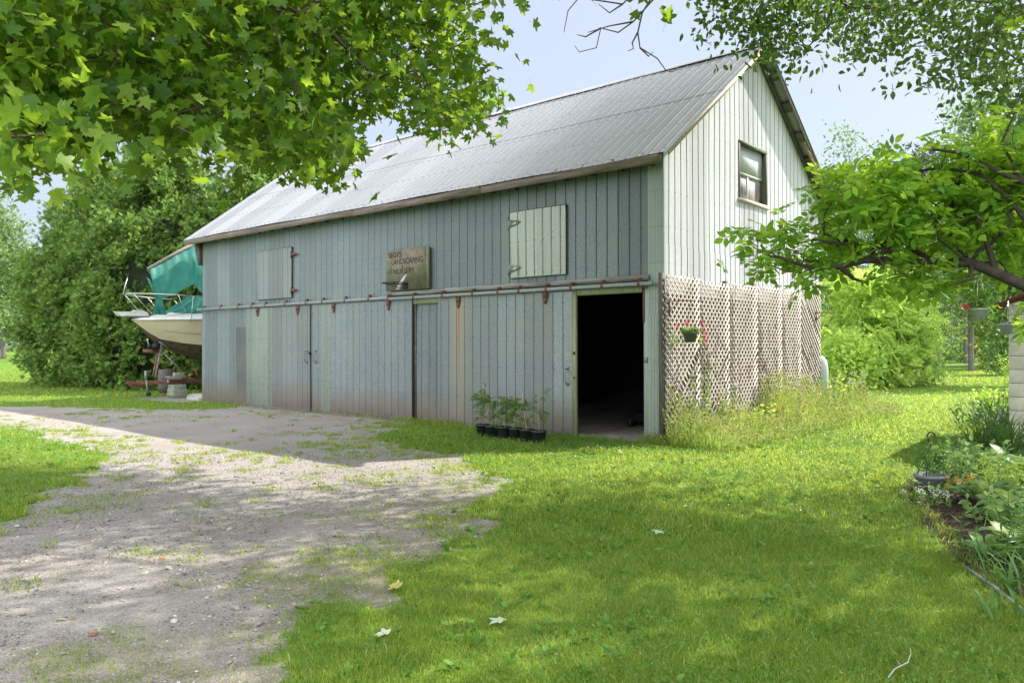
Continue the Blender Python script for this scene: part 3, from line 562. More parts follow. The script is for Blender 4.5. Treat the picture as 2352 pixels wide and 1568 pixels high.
bracket(.165, 6.1, 2.27, 'rusty iron plant bracket on the far end of the lattice screen', .4)
#@@BARN_END
# ------------------------------------------------------------------ foliage tools
def T(v, f): return np.array(v, float), np.array(f, int)
T_OV = T([(0,0,0),(.24,.28,.05),(.27,.52,.06),(.14,.8,.03),(0,1,-.04),(-.14,.8,.03),(-.27,.52,.06),(-.24,.28,.05),(0,.5,-.01)], [(0,1,8),(1,2,8),(2,3,8),(3,4,8),(4,5,8),(5,6,8),(6,7,8),(7,0,8)])
T_DI = T([(0,0,0),(.3,.5,.06),(0,1,0),(-.3,.5,.06)], [(0,1,2),(0,2,3)])
T_LA = T([(0,0,0),(.1,.45,.03),(0,1,-.12),(-.1,.45,.03)], [(0,1,2),(0,2,3)])
_h = [(.16,-.03),(.47,.05),(.35,.2),(.34,.3),(.6,.46),(.68,.66),(.46,.64),(.24,.58),(.25,.78),(.13,.82)]
_o = [(0,.02)]+_h+[(0,1.08)]+[(-a, b) for a, b in _h[::-1]]
T_MA = T([(a, b, .10*abs(a)-.12*(b-.4)**2) for a, b in _o]+[(0,.38,0)], [(i, (i+1) % len(_o), len(_o)) for i in range(len(_o))])
T_MA = (np.concatenate([T_MA[0], [(-.012,.03,0),(.012,.03,0),(.009,-.55,.16),(-.009,-.55,.16)]]), np.concatenate([T_MA[1], [(len(T_MA[0]), len(T_MA[0])+1, len(T_MA[0])+2), (len(T_MA[0]), len(T_MA[0])+2, len(T_MA[0])+3)]]))
T_MB = (T_MA[0]*np.array([.88, 1., 1.])+np.stack([0*T_MA[0][:,0], 0*T_MA[0][:,0], -.34*np.abs(T_MA[0][:,0])**1.5*2-.22*np.clip(T_MA[0][:,1]-.3, 0, 1)**2+.05*np.sin(T_MA[0][:,0]*9)], 1), T_MA[1])   # curled leaf
def _spray():
    V = []; F_ = []
    for a, l, w_ in ((-.85,.60,.085),(-.42,.86,.09),(-.05,1.,.09),(.33,.9,.09),(.72,.74,.085),(1.1,.5,.08)):
        b = len(V); c, s = math.cos(a), math.sin(a); V += [(0,0,0),(s*l*.6+c*w_,c*l*.6-s*w_,.05),(s*l,c*l,-.08),(s*l*.6-c*w_,c*l*.6+s*w_,.05)]; F_ += [(b,b+1,b+2),(b,b+2,b+3)]
    return T(V, F_)
T_SP = _spray()
def _pin(np_=8, lw=.075, ll=.3):
    V = []; F_ = []
    for i in range(np_):
        y = .12+.85*i/np_; s = ll*math.sin(math.pi*(.22+.7*i/np_)); dz = -.25*(y**2)
        for k in (-1, 1):
            b = len(V); V += [(0,y,dz),(k*s*.5,y+.06+lw*.5,dz+.02),(k*s,y+.10,dz-.06),(k*s*.5,y+.04-lw*.5,dz+.02)]; F_ += [(b,b+1,b+2),(b,b+2,b+3)] if k > 0 else [(b,b+2,b+1),(b,b+3,b+2)]
    return T(V, F_)
T_PI = _pin()
def _ash():                                                      # five to seven broad leaflets on one stalk
    V = []; F_ = []; o, f = T_OV
    for (x, y, a, sc) in ((0,.62,0,.46),(.02,.5,-.95,.40),(-.02,.5,.95,.40),(.02,.28,-1.15,.36),(-.02,.28,1.15,.36)):
        c, s = math.cos(a), math.sin(a); b = len(V)
        for p in o*sc: V.append((x+p[0]*c-p[1]*s, y+p[0]*s+p[1]*c, p[2]-.12*(y+p[1]*c)**2))
        F_ += [tuple(i+b for i in q) for q in f]
    b = len(V); V += [(-.008,0,0),(.008,0,0),(.006,.6,-.03),(-.006,.6,-.03)]; F_ += [(b,b+1,b+2),(b,b+2,b+3)]
    return T(V, F_)
T_AS = _ash()
T_NE = T([(0,0,0),(.03,.5,.0),(0,1,0),(-.03,.5,0),(0,0,0),(.0,.5,.03),(.5,.7,.1),(.45,.72,.1),(0,0,0),(0,.5,.03),(-.5,.7,.1),(-.45,.72,.1),(0,0,0),(.02,.3,.2),(.1,.6,.5),(.05,.6,.5)], [(0,1,2),(0,2,3),(4,5,6),(4,6,7),(8,9,10),(8,10,11),(12,13,14),(12,14,15)])
def leaves(name, tm, pos, size, mat, parent=None, upb=.6, droop=.0, dirs=None, jit=1.):
    tv, tf = tm; n = len(pos); pos = np.asarray(pos, float); size = np.broadcast_to(np.asarray(size, float), (n,))
    nn = unit(rng.normal(size=(n, 3))+np.array([0, 0, upb])*2); d = rng.normal(size=(n, 3))*jit+np.array([0, 0, -droop])*2
    if dirs is not None: d = d+dirs*1.6
    d = unit(d-nn*(d*nn).sum(1)[:, None]); b = np.cross(d, nn)
    V = pos[:, None]+size[:, None, None]*(tv[None, :, 0:1]*b[:, None]+tv[None, :, 1:2]*d[:, None]+tv[None, :, 2:3]*nn[:, None])
    Fc = (tf[None]+np.arange(n)[:, None, None]*len(tv)).reshape(-1, tf.shape[1])
    o = rawmesh(name, V.reshape(-1, 3), Fc, mat, None)
    if parent is not None: att(o, parent)
    return o
def skeleton(roots, pts, r_tip=.004, r_max=.3, pw=.48, wander=.12, n=5, bias=None):
    """limbs joining every cluster centre to the nearest wood already grown; returns an MB"""
    roots = [np.array(r, float) for r in roots]; pts = sorted([np.array(p, float) for p in pts], key=lambda p: np.linalg.norm(p-roots[-1]))
    nodes = list(roots); par = [-1]+list(range(len(roots)-1)); cost = [0.]*len(roots)
    for p in pts:
        A = np.array(nodes); d = np.linalg.norm(A-p, axis=1); c_ = d+.35*np.array(cost); j = int(np.argmin(c_)); nodes.append(p); par.append(j); cost.append(cost[j]+d[j])
    cnt = np.ones(len(nodes))
    for i in range(len(nodes)-1, 0, -1): cnt[par[i]] += cnt[i] if par[i] >= 0 else 0
    rad = np.minimum(r_tip*cnt**pw, r_max); mb = MB(); R_ = np.random.default_rng(len(pts))
    for i in range(1, len(nodes)):
        a, b_ = nodes[par[i]], nodes[i]; l = np.linalg.norm(b_-a); m1 = a+(b_-a)*.35+R_.normal(size=3)*wander*l*.5+[0,0,.05*l]; m2 = a+(b_-a)*.7+R_.normal(size=3)*wander*l*.4
        r1, r2 = min(rad[par[i]], rad[i]*1.5), rad[i]; mb.tube([a, m1, m2, b_], [r1, (r1+r2)/2, r2, r2*.8], n if r1 > .02 else 4, False)
    return mb
def tree(name, base, lobes, n_cl, n_lf, cl_r, tm, size, lmat, bmat, label, cat='tree', trunk_r=.2, droop=0., upb=.4, shell=.55, group=None, lean=(0, 0), keep=None, fork=.3, wig=.3, tips=.006):
    base = np.array(base, float); t = empty(name, tuple(base), label, cat, group); R_ = rng
    cs = []; wts = np.array([l[3]*l[4]*l[5] for l in lobes])**.67; wts /= wts.sum()
    while len(cs) < n_cl:
        l = lobes[R_.choice(len(lobes), p=wts)]; d = unit(R_.normal(size=3)); rr = (shell+(1-shell)*R_.random())**.6 if R_.random() < .8 else R_.random()
        p = np.array(l[:3])+d*rr*np.array(l[3:6])*(1+.14*math.sin(d[0]*7+l[0])*math.cos(d[2]*6))
        if p[2] > base[2]+.15 and (keep is None or keep(p)): cs.append(p)
    top = max(l[2] for l in lobes); cx_ = np.mean([l[0] for l in lobes]); cy_ = np.mean([l[1] for l in lobes])
    rts = [base+[0, 0, -.1], base+np.array([lean[0]*.3, lean[1]*.3, (top-base[2])*fork]), np.array([base[0]*.6+cx_*.4, base[1]*.6+cy_*.4, base[2]+(top-base[2])*.6])]
    sk_ = skeleton(rts[1:], cs, tips, trunk_r*.7); sk_.tube([rts[0], rts[0]+[0,0,.25], rts[1], rts[2]], [trunk_r*1.35, trunk_r, trunk_r*.8, trunk_r*.5], 9)
    att(sk_.build('trunk', bmat, None, smooth=True), t)
    cs = np.array(cs); k = R_.integers(0, len(cs), n_lf); off = R_.normal(size=(n_lf, 3))*cl_r*np.array([1, 1, .7]); pos = cs[k]+off
    out = unit(pos-np.array([cx_, cy_, top*.5]))*.6
    leaves('crown', tm, pos, size*(.7+.6*R_.random(n_lf)), lmat, t, upb=upb, droop=droop, dirs=out)
    return t
ML = {}
ML['maple'] = leafmat('maple_leaf', [(0,(.026,.08,.012)),(.5,(.062,.15,.017)),(.88,(.12,.22,.03)),(1,(.24,.34,.05))], (.60,.84,.05), .53, .45)
ML['ash'] = leafmat('boxelder_leaf', [(0,(.06,.17,.02)),(.55,(.14,.32,.035)),(1,(.32,.48,.07))], (.72,.98,.07), .57, .45)
ML['birch'] = leafmat('birch_leaf', [(0,(.035,.085,.02)),(.7,(.075,.15,.03)),(1,(.15,.25,.05))], (.30,.46,.07), .42, .4)
ML['cedar'] = leafmat('cedar_spray', [(0,(.05,.12,.025)),(.5,(.13,.25,.05)),(.93,(.30,.42,.09)),(1,(.34,.27,.11))], (.34,.52,.08), .38, .6)
ML['sumac'] = leafmat('sumac_leaf', [(0,(.24,.38,.08)),(.7,(.40,.58,.12)),(1,(.62,.70,.16))], (.8,1.,.16), .5)
ML['bush'] = leafmat('shrub_leaf', [(0,(.10,.19,.06)),(.7,(.21,.34,.11)),(1,(.38,.48,.17))], (.32,.50,.10), .38)
ML['far'] = leafmat('far_foliage', [(0,(.06,.12,.05)),(.8,(.14,.23,.09)),(1,(.26,.34,.11))], (.38,.54,.15), .4)
ML['yellow'] = leafmat('turning_foliage', [(0,(.10,.19,.05)),(.75,(.23,.37,.08)),(.93,(.45,.50,.10)),(1,(.70,.42,.10))], (.55,.66,.10), .4)
ML['pine'] = leafmat('pine_needles', [(0,(.05,.09,.055)),(1,(.11,.16,.09))], (.10,.16,.08), .2)
ML['grass'] = leafmat('grass_blade', [(0,(.04,.11,.012)),(.5,(.095,.205,.02)),(.88,(.20,.30,.05)),(1,(.48,.46,.24))], (.90,.98,.14), .55, .5, patch=(.9, (.26,.30,.08), .5))
ML['clover'] = leafmat('clover_leaf', [(0,(.045,.135,.02)),(.7,(.10,.23,.035)),(1,(.20,.33,.08))], (.48,.70,.08), .38, .5)
ML['weed'] = leafmat('weed_leaf', [(0,(.12,.20,.04)),(.5,(.22,.31,.06)),(.78,(.34,.38,.11)),(.9,(.50,.46,.22)),(.95,(.48,.25,.12)),(1,(.7,.68,.58))], (.55,.58,.15), .4)
ML['hosta'] = leafmat('hosta_leaf', [(0,(.10,.20,.06)),(.7,(.17,.29,.08)),(1,(.33,.40,.13))], (.38,.55,.10), .35, .4)
ML['lily'] = leafmat('lily_leaf', [(0,(.05,.13,.03)),(1,(.12,.23,.05))], (.25,.45,.06), .35, .4)
ML['tomato'] = leafmat('tomato_leaf', [(0,(.07,.15,.03)),(.8,(.13,.24,.05)),(1,(.26,.31,.08))], (.3,.46,.07), .4)
def flowermat(n_, c0, c1): return leafmat(n_, [(0, c0), (1, c1)], c1, .3, .6)
ML['red'] = flowermat('red_petals', (.45,.02,.04), (.75,.07,.09)); ML['white'] = flowermat('white_petals', (.6,.6,.52), (.85,.85,.78)); ML['orange'] = flowermat('orange_petals', (.75,.20,.02), (.9,.42,.03)); ML['lilac'] = flowermat('lilac_petals', (.45,.38,.55), (.65,.58,.72))
# ------------------------------------------------------------------ grass
def blades(name, x, y, z, h, wd, mat, lean=.5, kind_lab=None):
    n = len(x); a = rng.random(n)*2*math.pi; b = rng.random(n)*2*math.pi; ln = lean*h*(.3+rng.random(n)); base = np.stack([x, y, z-.01], 1)
    s = np.stack([np.cos(a), np.sin(a), 0*a], 1)*(wd/2)[:, None]; d = np.stack([np.cos(b), np.sin(b), 0*b], 1)
    mid = base+d*(ln*.35)[:, None]+np.array([0, 0, 1])*(h*.58)[:, None]; tip = base+d*ln[:, None]+np.array([0, 0, 1])*(h*(1-.25*rng.random(n)))[:, None]
    V = np.stack([base-s, base+s, mid+s*.8, mid-s*.8, tip], 1).reshape(-1, 3); t3 = np.array([(0,1,2),(0,2,3),(3,2,4)]); Fc = (t3[None]+np.arange(n)[:, None, None]*5).reshape(-1, 3)
    return rawmesh(name, V, Fc, mat)
fh = np.array([fw[0], fw[1]])/math.hypot(fw[0], fw[1]); rh = np.array([rt[0], rt[1]])/math.hypot(rt[0], rt[1])
def scatter(n, d0, d1, pw=1., margin=1.12):
    """random points of the yard between two distances from where one stands"""
    u = rng.random(n); d = (d0**pw+(d1**pw-d0**pw)*u)**(1/pw); s = (rng.random(n)*2-1)*.643*margin
    return CAM[0]+fh[0]*d+rh[0]*s*d, CAM[1]+fh[1]*d+rh[1]*s*d, d
def yard_ok(x, y):
    barnm = (x > -15.0) & (x < .02) & (y > -.02) & (y < 6.75); return ~barnm
def density(x, y):
    g = gravelness(x, y); so = soilness(x, y); lawn = (1-ss(.25, .7, g)); n1 = vnoise(x, y, .55, 21); n2 = vnoise(x, y, .16, 22); n3 = vnoise(x, y, 2.2, 23)
    strip = np.exp(-((x*.62+y*.78+3.6+.5*np.sin(x*.7))/.9)**2)                                  # untravelled middle of the drive
    pt = ss(.55, .74, .5*n1+.32*n2+.18*n3+.12*strip+.10*ss(-1.2, -.2, sdf(GR, x, y)*-1))
    near_wall = np.exp(-((y+.7)/.5)**2)*((x < -5.0) & (x > -12.2))
    return np.maximum(lawn*(.75+.25*n1), pt*.55*(1-near_wall*.5))*(1-so)
gx, gy, gh, gw_ = [], [], [], []
for n, d0, d1, w0, h0 in ((210000, 2.9, 6.5, .0042, .056), (120000, 6.5, 12, .008, .06), (90000, 12, 24, .015, .065), (60000, 24, 48, .035, .075)):
    x, y, d = scatter(n, d0, d1, 1.25); k = (rng.random(n) < density(x, y)) & yard_ok(x, y); x, y, d = x[k], y[k], d[k]
    tall = .5+.85*vnoise(x, y, .38, 31)+.4*vnoise(x, y, 1.7, 32); isg = gravelness(x, y) > .5
    gx.append(x); gy.append(y); gh.append(h0*tall*(.55+.6*rng.random(len(x)))*np.where(isg, .62, 1)); gw_.append(w0*(.7+.6*rng.random(len(x)))*np.where(isg, .7, 1))
gx, gy, gh, gw_ = map(np.concatenate, (gx, gy, gh, gw_))
o = blades('grass', gx, gy, gz(gx, gy), gh, gw_, ML['grass'], .8); tag(o, 'mown green grass of the lawn and drive', 'grass', kind='stuff')
# rough fringe at walls and edges
fx, fy, fhh = [], [], []
for (xa, ya, xb, yb, n, sp, hh_) in ((-14.9,-.12,-12.2,-.15,260,.10,.10),(-9.5,-.15,-5.9,-.12,420,.08,.13),(-6.1,-.25,-4.4,-.2,700,.18,.15),(-4.9,-.35,-3.2,-.45,900,.25,.12),(-1.9,-.3,-.1,-.38,600,.07,.11),(-.2,-.2,.6,-.1,900,.16,.22),(4.0,-1.7,5.7,-5.5,700,.04,.08),(-12.3,-.85,-6,-.9,300,.12,.06)):
    t = rng.random(n); fx.append(xa+(xb-xa)*t+rng.normal(size=n)*sp); fy.append(ya+(yb-ya)*t+rng.normal(size=n)*sp*.6); fhh.append(hh_*(.4+.9*rng.random(n)))
fx, fy, fhh = map(np.concatenate, (fx, fy, fhh)); k = ~((fx < .0) & (fy > -.12)); fx, fy, fhh = fx[k], fy[k], fhh[k]
o = blades('grass_fringe', fx, fy, gz(fx, fy), fhh, .006+.004*rng.random(len(fx)), ML['grass'], .7); tag(o, 'longer unmown grass fringe along the barn and bed edges', 'grass', kind='stuff')
tx_, ty_, th_ = [], [], []
for _ in range(5200):
    x, y = rng.uniform(-14, 4), rng.uniform(-11, -.6); sd = float(sdf(GR, np.array([x]), np.array([y]))[0])
    if sd < .05: continue
    line = math.exp(-((x*.62+y*.78+3.6+.5*math.sin(x*.7))/1.1)**2); fld = math.exp(-(((x+2.6)/2.2)**2+((y+3.0)/.9)**2)); fld2 = .55*math.exp(-(((x+5.5)/3.5)**2+((y+5.4)/.5)**2)); near = math.exp(-(sd/.6)**2)
    pr0 = .10+.50*line+.95*fld+fld2+.6*near; pr0 *= float(vnoise(x, y, .7, 44))**1.2*1.5
    if rng.random() > pr0: continue
    r_ = rng.uniform(.02, .10); k = int(12+r_*420); tx_.append(x+rng.normal(size=k)*r_); ty_.append(y+rng.normal(size=k)*r_); th_.append(rng.uniform(.025, .07)*(.5+.7*rng.random(k)))
tx_, ty_, th_ = map(np.concatenate, (tx_, ty_, th_))
o = blades('drive_tufts', tx_, ty_, gz(tx_, ty_), th_, .0045+.0006*np.hypot(tx_-CAM[0], ty_-CAM[1]), ML['grass'], 1.1); tag(o, 'small grass tufts growing through the gravel', 'grass', kind='stuff')
T_CL = T(sum([[(0,0,0),(math.sin(a+.55)*.55,math.cos(a+.55)*.55,.06),(math.sin(a)*.62,math.cos(a)*.62,.02),(math.sin(a-.55)*.55,math.cos(a-.55)*.55,.06)] for a in (0, 2.09, 4.19)], []), sum([[(b,b+1,b+2),(b,b+2,b+3)] for b in (0, 4, 8)], []))
x, y, d = scatter(120000, 3., 15, 1.3); k = (rng.random(len(x)) < np.clip((vnoise(x, y, .8, 41)*.65+.35*vnoise(x, y, 2.4, 42)-.40)*4, 0.03, 1)*(1-ss(.2,.6,gravelness(x, y)))*(1-soilness(x, y))) & yard_ok(x, y); x, y, d = x[k], y[k], d[k]
o = leaves('clover', T_CL, np.stack([x, y, gz(x, y)+.035+.03*rng.random(len(x))], 1), (.009+.0011*d)*(.7+.6*rng.random(len(x))), ML['clover'], upb=1.2); tag(o, 'clover patches growing in the lawn', 'clover', kind='stuff')
x, y, d = scatter(2600, 3., 14, 1.4); k = (gravelness(x, y) < .6) & (soilness(x, y) < .1) & yard_ok(x, y) & (rng.random(len(x)) < .75); x, y = x[k], y[k]; m_ = 6
px_, py_ = np.repeat(x, m_), np.repeat(y, m_); a = rng.random(len(px_))*6.28; dd = np.stack([np.cos(a), np.sin(a), .35+.5*rng.random(len(a))], 1)
o = leaves('broadleaf_weeds', T_LA if False else T_OV, np.stack([px_, py_, gz(px_, py_)+.01], 1), .030+.042*rng.random(len(a)), ML['clover'], upb=.9, dirs=dd*3, jit=.4); tag(o, 'dandelion and plantain leaves in the lawn', 'weeds', kind='stuff')
# clover heads: white specks over the sunny lawn
x, y, d = scatter(2600, 6, 26, 1.4); k = (gravelness(x, y) < .4) & (soilness(x, y) < .1) & yard_ok(x, y) & (x > -2) & (vnoise(x, y, 1.5, 51) > .42); x, y, d = x[k], y[k], d[k]
o = leaves('clover_flowers', T_DI, np.stack([x, y, gz(x, y)+.07], 1), .014+.0012*d, ML['white'], upb=1.); tag(o, 'small white clover flowers in the lawn', 'flowers', kind='stuff')
# loose stones on the drive
OC = T([(1,0,0),(0,1,0),(-1,0,0),(0,-1,0),(0,0,.6),(0,0,-.6),(.6,.6,.3),(-.6,.55,.3),(-.55,-.6,.3),(.6,-.55,.35)], [(0,6,4),(6,1,4),(1,7,4),(7,2,4),(2,8,4),(8,3,4),(3,9,4),(9,0,4),(0,1,6),(1,2,7),(2,3,8),(3,0,9)])
x, y, d = scatter(34000, 2.9, 12, 1.1); k = (gravelness(x, y) > .55) & yard_ok(x, y) & (rng.random(len(x)) < .35+.65*vnoise(x, y, .7, 61)); x, y, d = x[k], y[k], d[k]
m, N, L, b = M('loose_stone'); g = N.new('ShaderNodeNewGeometry'); L.new(ramp(N, L, g.outputs['Random Per Island'], [(0,(.11,.10,.09)),(.5,(.22,.205,.185)),(.93,(.32,.30,.27)),(1,(.48,.45,.41))]), b.inputs['Base Color']); setp(b, rough=.85); mt['stone'] = m
sz = (.0045+.007*rng.random(len(x))**3+.0005*d)*(1+1.4*(rng.random(len(x)) > .985)); o = leaves('loose_gravel', OC, np.stack([x, y, gz(x, y)+sz*.2], 1), sz, m, upb=2.); tag(o, 'loose grey stones scattered on the drive', 'gravel', kind='stuff')
#@@GRASS_END
# ------------------------------------------------------------------ near trees
def inpoly(poly, x, y): return sdf(np.array(poly, float), x, y) > 0
def region(poly, n, dep, tries=40):
    poly = np.array(poly, float); mn, mx = poly.min(0), poly.max(0); out = []
    while len(out) < n:
        p = mn+(mx-mn)*rng.random(2)
        if inpoly(poly, np.array([p[0]]), np.array([p[1]]))[0]: out.append(P(p[0], p[1], dep(*p)+rng.normal()*.0))
    return np.array(out)
def seen(p, x0, x1, ymin=-70):
    v = p-CAM; z = v@fw
    if z < .2: return False
    dx, dy = 1176+FD*(v@rt)/z, 784-FD*(v@up)/z; return x0 < dx < x1 and dy > ymin
def canopy(n, poly, hlo, hadd, test):
    """cluster centres of high foliage whose shade reaches the given patch of ground"""
    poly = np.array(poly, float); mn, mx = poly.min(0), poly.max(0); out = []; k = SUN[:2]/SUN[2]
    while len(out) < n:
        g = mn+(mx-mn)*rng.random(2)
        if not inpoly(poly, np.array([g[0]]), np.array([g[1]]))[0]: continue
        D0 = (g-CAM[:2])@fh; h = max(hlo, (1.6+.44*max(D0, 0))/.80+.5)+hadd*rng.random(); p = np.array([g[0]+k[0]*h, g[1]+k[1]*h, h])
        if test(p, g): out.append(p)
    return np.array(out)
SHADE = [(-5.2,-8.6),(-2.9,-7.1),(-1.0,-6.5),(.5,-4.6),(1.35,-3.0),(3,-1.6),(3.8,-.9),(8,.5),(10,-8),(8,-15),(-3,-15),(-8,-11)]
hole = lambda g: vnoise(np.array([g[0]]), np.array([g[1]*1.6]), 1.15, 77)[0] < (.74 if g[0] < 2.5 else .70)
# maple: boughs hang into the picture from a trunk to the left of where one stands
mp = empty('maple_tree', (-.9, -13.2, 0), 'big maple whose leafy boughs hang over the left of the drive', 'tree')
mpoly = [(-160,-260),(1150,-260),(1135,20),(1120,120),(1085,160),(1085,250),(1070,300),(1000,290),(975,230),(915,235),(885,270),(835,255),(800,295),(765,350),(755,400),(730,440),(650,395),(560,430),(505,455),(440,420),(400,370),(320,390),(250,345),(200,400),(90,440),(-20,430),(-160,440)]
dep_m = lambda x, y: 3.9+2.3*np.clip(x/1100, 0, 1)+(rng.random()**1.0)*2.4-.35*(y > 300)
vis = [(x, max(y-75*(x < 700)-25, -40)) for x, y in mpoly]; c1 = np.concatenate([region(vis, 430, dep_m), region([(-160,-330),(1150,-330),(1135,-40),(-160,-40)], 110, dep_m), region([(560,250),(790,250),(770,310),(740,365),(700,370),(600,340)], 26, dep_m), region([(0,240),(560,240),(500,345),(330,300),(230,265),(90,340),(0,325)], 40, dep_m)]); c1e = region([(860,60),(1120,60),(1100,150),(1085,290),(1000,300),(900,250)], 12, dep_m)
c2 = canopy(190, SHADE, 5., 3.5, lambda p, g: hole(g) and p[0] < 2.2 and not seen(p, 1040, 2500, -170))
skm = skeleton([(-.9,-13.2,2.6),(-.4,-12.2,4.4),(.3,-11,5.2)], list(c1)+list(c1e)+list(c2), .0042, .16, .5, .16); skm.tube([(-.9,-13.2,-.1),(-.9,-13.2,.3),(-.9,-13.2,2.6)], [.42,.33,.28], 12)
att(skm.build('trunk', mt['twig'], None, smooth=True), mp)
cc = np.concatenate([c1, c1e]); k = rng.integers(0, len(cc), 13000); pos = cc[k]+rng.normal(size=(13000, 3))*np.array([.17,.17,.12])
leaves('crown', T_MA, pos[:7000], .064+.044*rng.random(7000), ML['maple'], mp, upb=.25, droop=.55); leaves('crown', T_MB, pos[7000:], .062+.044*rng.random(6000), ML['maple'], mp, upb=.1, droop=.8)
k = rng.integers(0, len(c2), 20000); leaves('upper_crown', T_MA, c2[k]+rng.normal(size=(20000, 3))*np.array([.55,.55,.35]), .13+.06*rng.random(20000), ML['maple'], mp, upb=.5, droop=.3)
# birch: thin leafy twigs from the upper right; its crown shades the lawn
bi = empty('birch_tree', (10.6, 1.2, 0), 'tall small-leaved tree trailing thin twigs over the gable from the upper right', 'tree')
bp = [((1625,-60),(1740,-60),(1830,60),(1800,140),(1740,100),(1690,150),(1650,130),(1640,60)), ((1700,-60),(1860,-60),(1860,120),(1800,165),(1755,130)), ((1800,-60),(2360,-60),(2360,200),(2300,170),(2240,190),(2180,140),(2120,170),(2040,140),(1960,120),(1870,70)), ((2120,0),(2400,0),(2400,330),(2330,300),(2250,260),(2170,180))]
cb = np.concatenate([region(bp[0], 26, lambda x, y: 8.6+1.2*rng.random()), region(bp[1], 30, lambda x, y: 8.8+1.6*rng.random()), region(bp[2], 105, lambda x, y: 8.2+2.6*rng.random()), region(bp[3], 55, lambda x, y: 8.+2.8*rng.random())])
cv = canopy(270, SHADE, 6.5, 4., lambda p, g: hole(g) and p[0] >= 1.2 and p[1] < 6.8 and not seen(p, -100, 1700, -130))
skb = skeleton([(10.6,1.2,3),(10.2,1.4,6),(9.6,1.6,8.5)], list(cb)+list(cv), .0028, .15, .5, .14); skb.tube([(10.6,1.2,-.1),(10.6,1.2,.3),(10.6,1.2,3)], [.34,.27,.22], 12)
att(skb.build('trunk', mt['twig'], None, smooth=True), bi)
n = 5600; k = rng.integers(0, len(cb), n); leaves('crown', T_OV, cb[k]+rng.normal(size=(n, 3))*np.array([.20,.20,.16]), .074+.035*rng.random(n), ML['birch'], bi, upb=.15, droop=.5)
n = 32000; k = rng.integers(0, len(cv), n); leaves('upper_crown', T_DI, cv[k]+rng.normal(size=(n, 3))*np.array([.5,.5,.35]), .125+.055*rng.random(n), ML['birch'], bi, upb=.5)
tw = MB()
for pl in ([(1520,-60),(1500,0),(1455,50),(1420,75),(1380,65),(1370,110),(1330,120),(1320,105)],[(1455,50),(1400,60),(1350,75)],[(1500,-60),(1430,10),(1330,-5),(1305,25),(1295,75)],[(1330,-5),(1320,-60)],[(1530,-60),(1475,30),(1465,75),(1470,110),(1510,135),(1530,163),(1545,166),(1562,155)],[(1470,110),(1490,130),(1500,120)],[(1465,75),(1452,100),(1455,112),(1442,118)],[(1380,65),(1345,85),(1325,80)],[(1430,10),(1400,30),(1375,10)]):
    tw.tube([P(a, b_, 8.3+.002*a-2.4) for a, b_ in pl], np.linspace(.011, .0035, len(pl)), 5)
tw.tube([P(1500,-60,8.9), P(1700,-300,9.5), (9.9,1.5,8.2)], [.011,.03,.05], 6)
att(tw.build('dead_twigs', mt['twig'], smooth=True), bi)
# boxelder: limb crossing the right side
bx = empty('boxelder_tree', (6.75, -1.5, 0), 'tree with compound leaves whose long dark limb reaches in from the right', 'tree')
limb = [(2700,760,6.6),(2480,690,6.9),(2352,655,7.1),(2290,628,7.2),(2230,603,7.3),(2100,603,7.5),(2050,600,7.6),(1990,597,7.7),(1930,612,7.8),(1880,618,7.9),(1840,608,8.),(1790,590,8.1),(1760,588,8.2)]
lp = [P(*q) for q in limb]; lm = MB(); lm.tube(lp, np.linspace(.062, .010, len(lp)), 9, False)
for pl in ([(2290,628,7.2),(2270,570,7.2),(2262,540,7.2),(2240,480,7.3),(2150,420,7.4)],[(2150,603,7.5),(2090,570,7.5),(2065,545,7.5),(2050,500,7.6)],[(2480,690,6.9),(2420,560,7),(2352,500,7.1),(2300,440,7.2),(2250,400,7.3),(2160,385,7.4),(2070,400,7.6),(2000,420,7.8),(1950,440,7.9)],[(2480,690,6.9),(2440,500,7),(2352,420,7.1),(2300,330,7.2),(2330,260,7.3)],[(2100,603,7.5),(2000,560,7.6),(1930,560,7.8),(1870,550,8),(1830,560,8.1)],[(1930,612,7.8),(1960,640,7.8),(1990,650,7.8)],[(2352,420,7.1),(2200,350,7.3),(2110,340,7.5)],[(2230,603,7.3),(2230,640,7.2),(2180,655,7.2)]):
    lm.tube([P(*q) for q in pl], np.linspace(.028, .007, len(pl)), 6, False)
lm.tube([lp[0], np.array([6.75,-1.5,1.8])], [.062,.13], 9, False); lm.tube([(6.75,-1.5,-.1),(6.75,-1.5,.3),(6.75,-1.5,1.8),(6.9,-1.3,4)], [.26,.2,.17,.1], 12)
pr_ = [([(1730,525),(1800,520),(1880,540),(1960,560),(1960,640),(1900,645),(1840,640),(1780,630),(1730,600)], 34),([(1890,410),(1960,380),(2050,385),(2100,420),(2100,590),(1960,590),(1890,540),(1860,480)], 60),([(2040,360),(2160,330),(2360,260),(2420,300),(2420,600),(2200,590),(2060,560)], 130),([(2000,600),(2240,620),(2230,665),(2160,650),(2060,640)], 16),([(2300,640),(2420,660),(2420,735),(2350,700)], 10),([(2150,380),(2350,330),(2380,480),(2180,470)], 34),([(1880,395),(2000,375),(2080,420),(1980,500),(1900,470)], 24)]
ca = np.concatenate([region(p_, n_, lambda x, y: 7.1+.9*rng.random()+.8*(x < 2000)) for p_, n_ in pr_])
allp = np.array(lp[3:]); lm2 = skeleton([lp[4], lp[7], P(2240,480,7.3), P(2000,420,7.8)][:1]+[lp[7]], list(ca), .003, .02, .45, .15)
lm.add(lm2.v, lm2.f); att(lm.build('trunk', mt['bark'], None, smooth=True), bx)
n = 1350; k = rng.integers(0, len(ca), n); leaves('crown', T_AS, ca[k]+rng.normal(size=(n, 3))*np.array([.12,.12,.10]), .21+.10*rng.random(n), ML['ash'], bx, upb=1.0, droop=.35)
ov = []
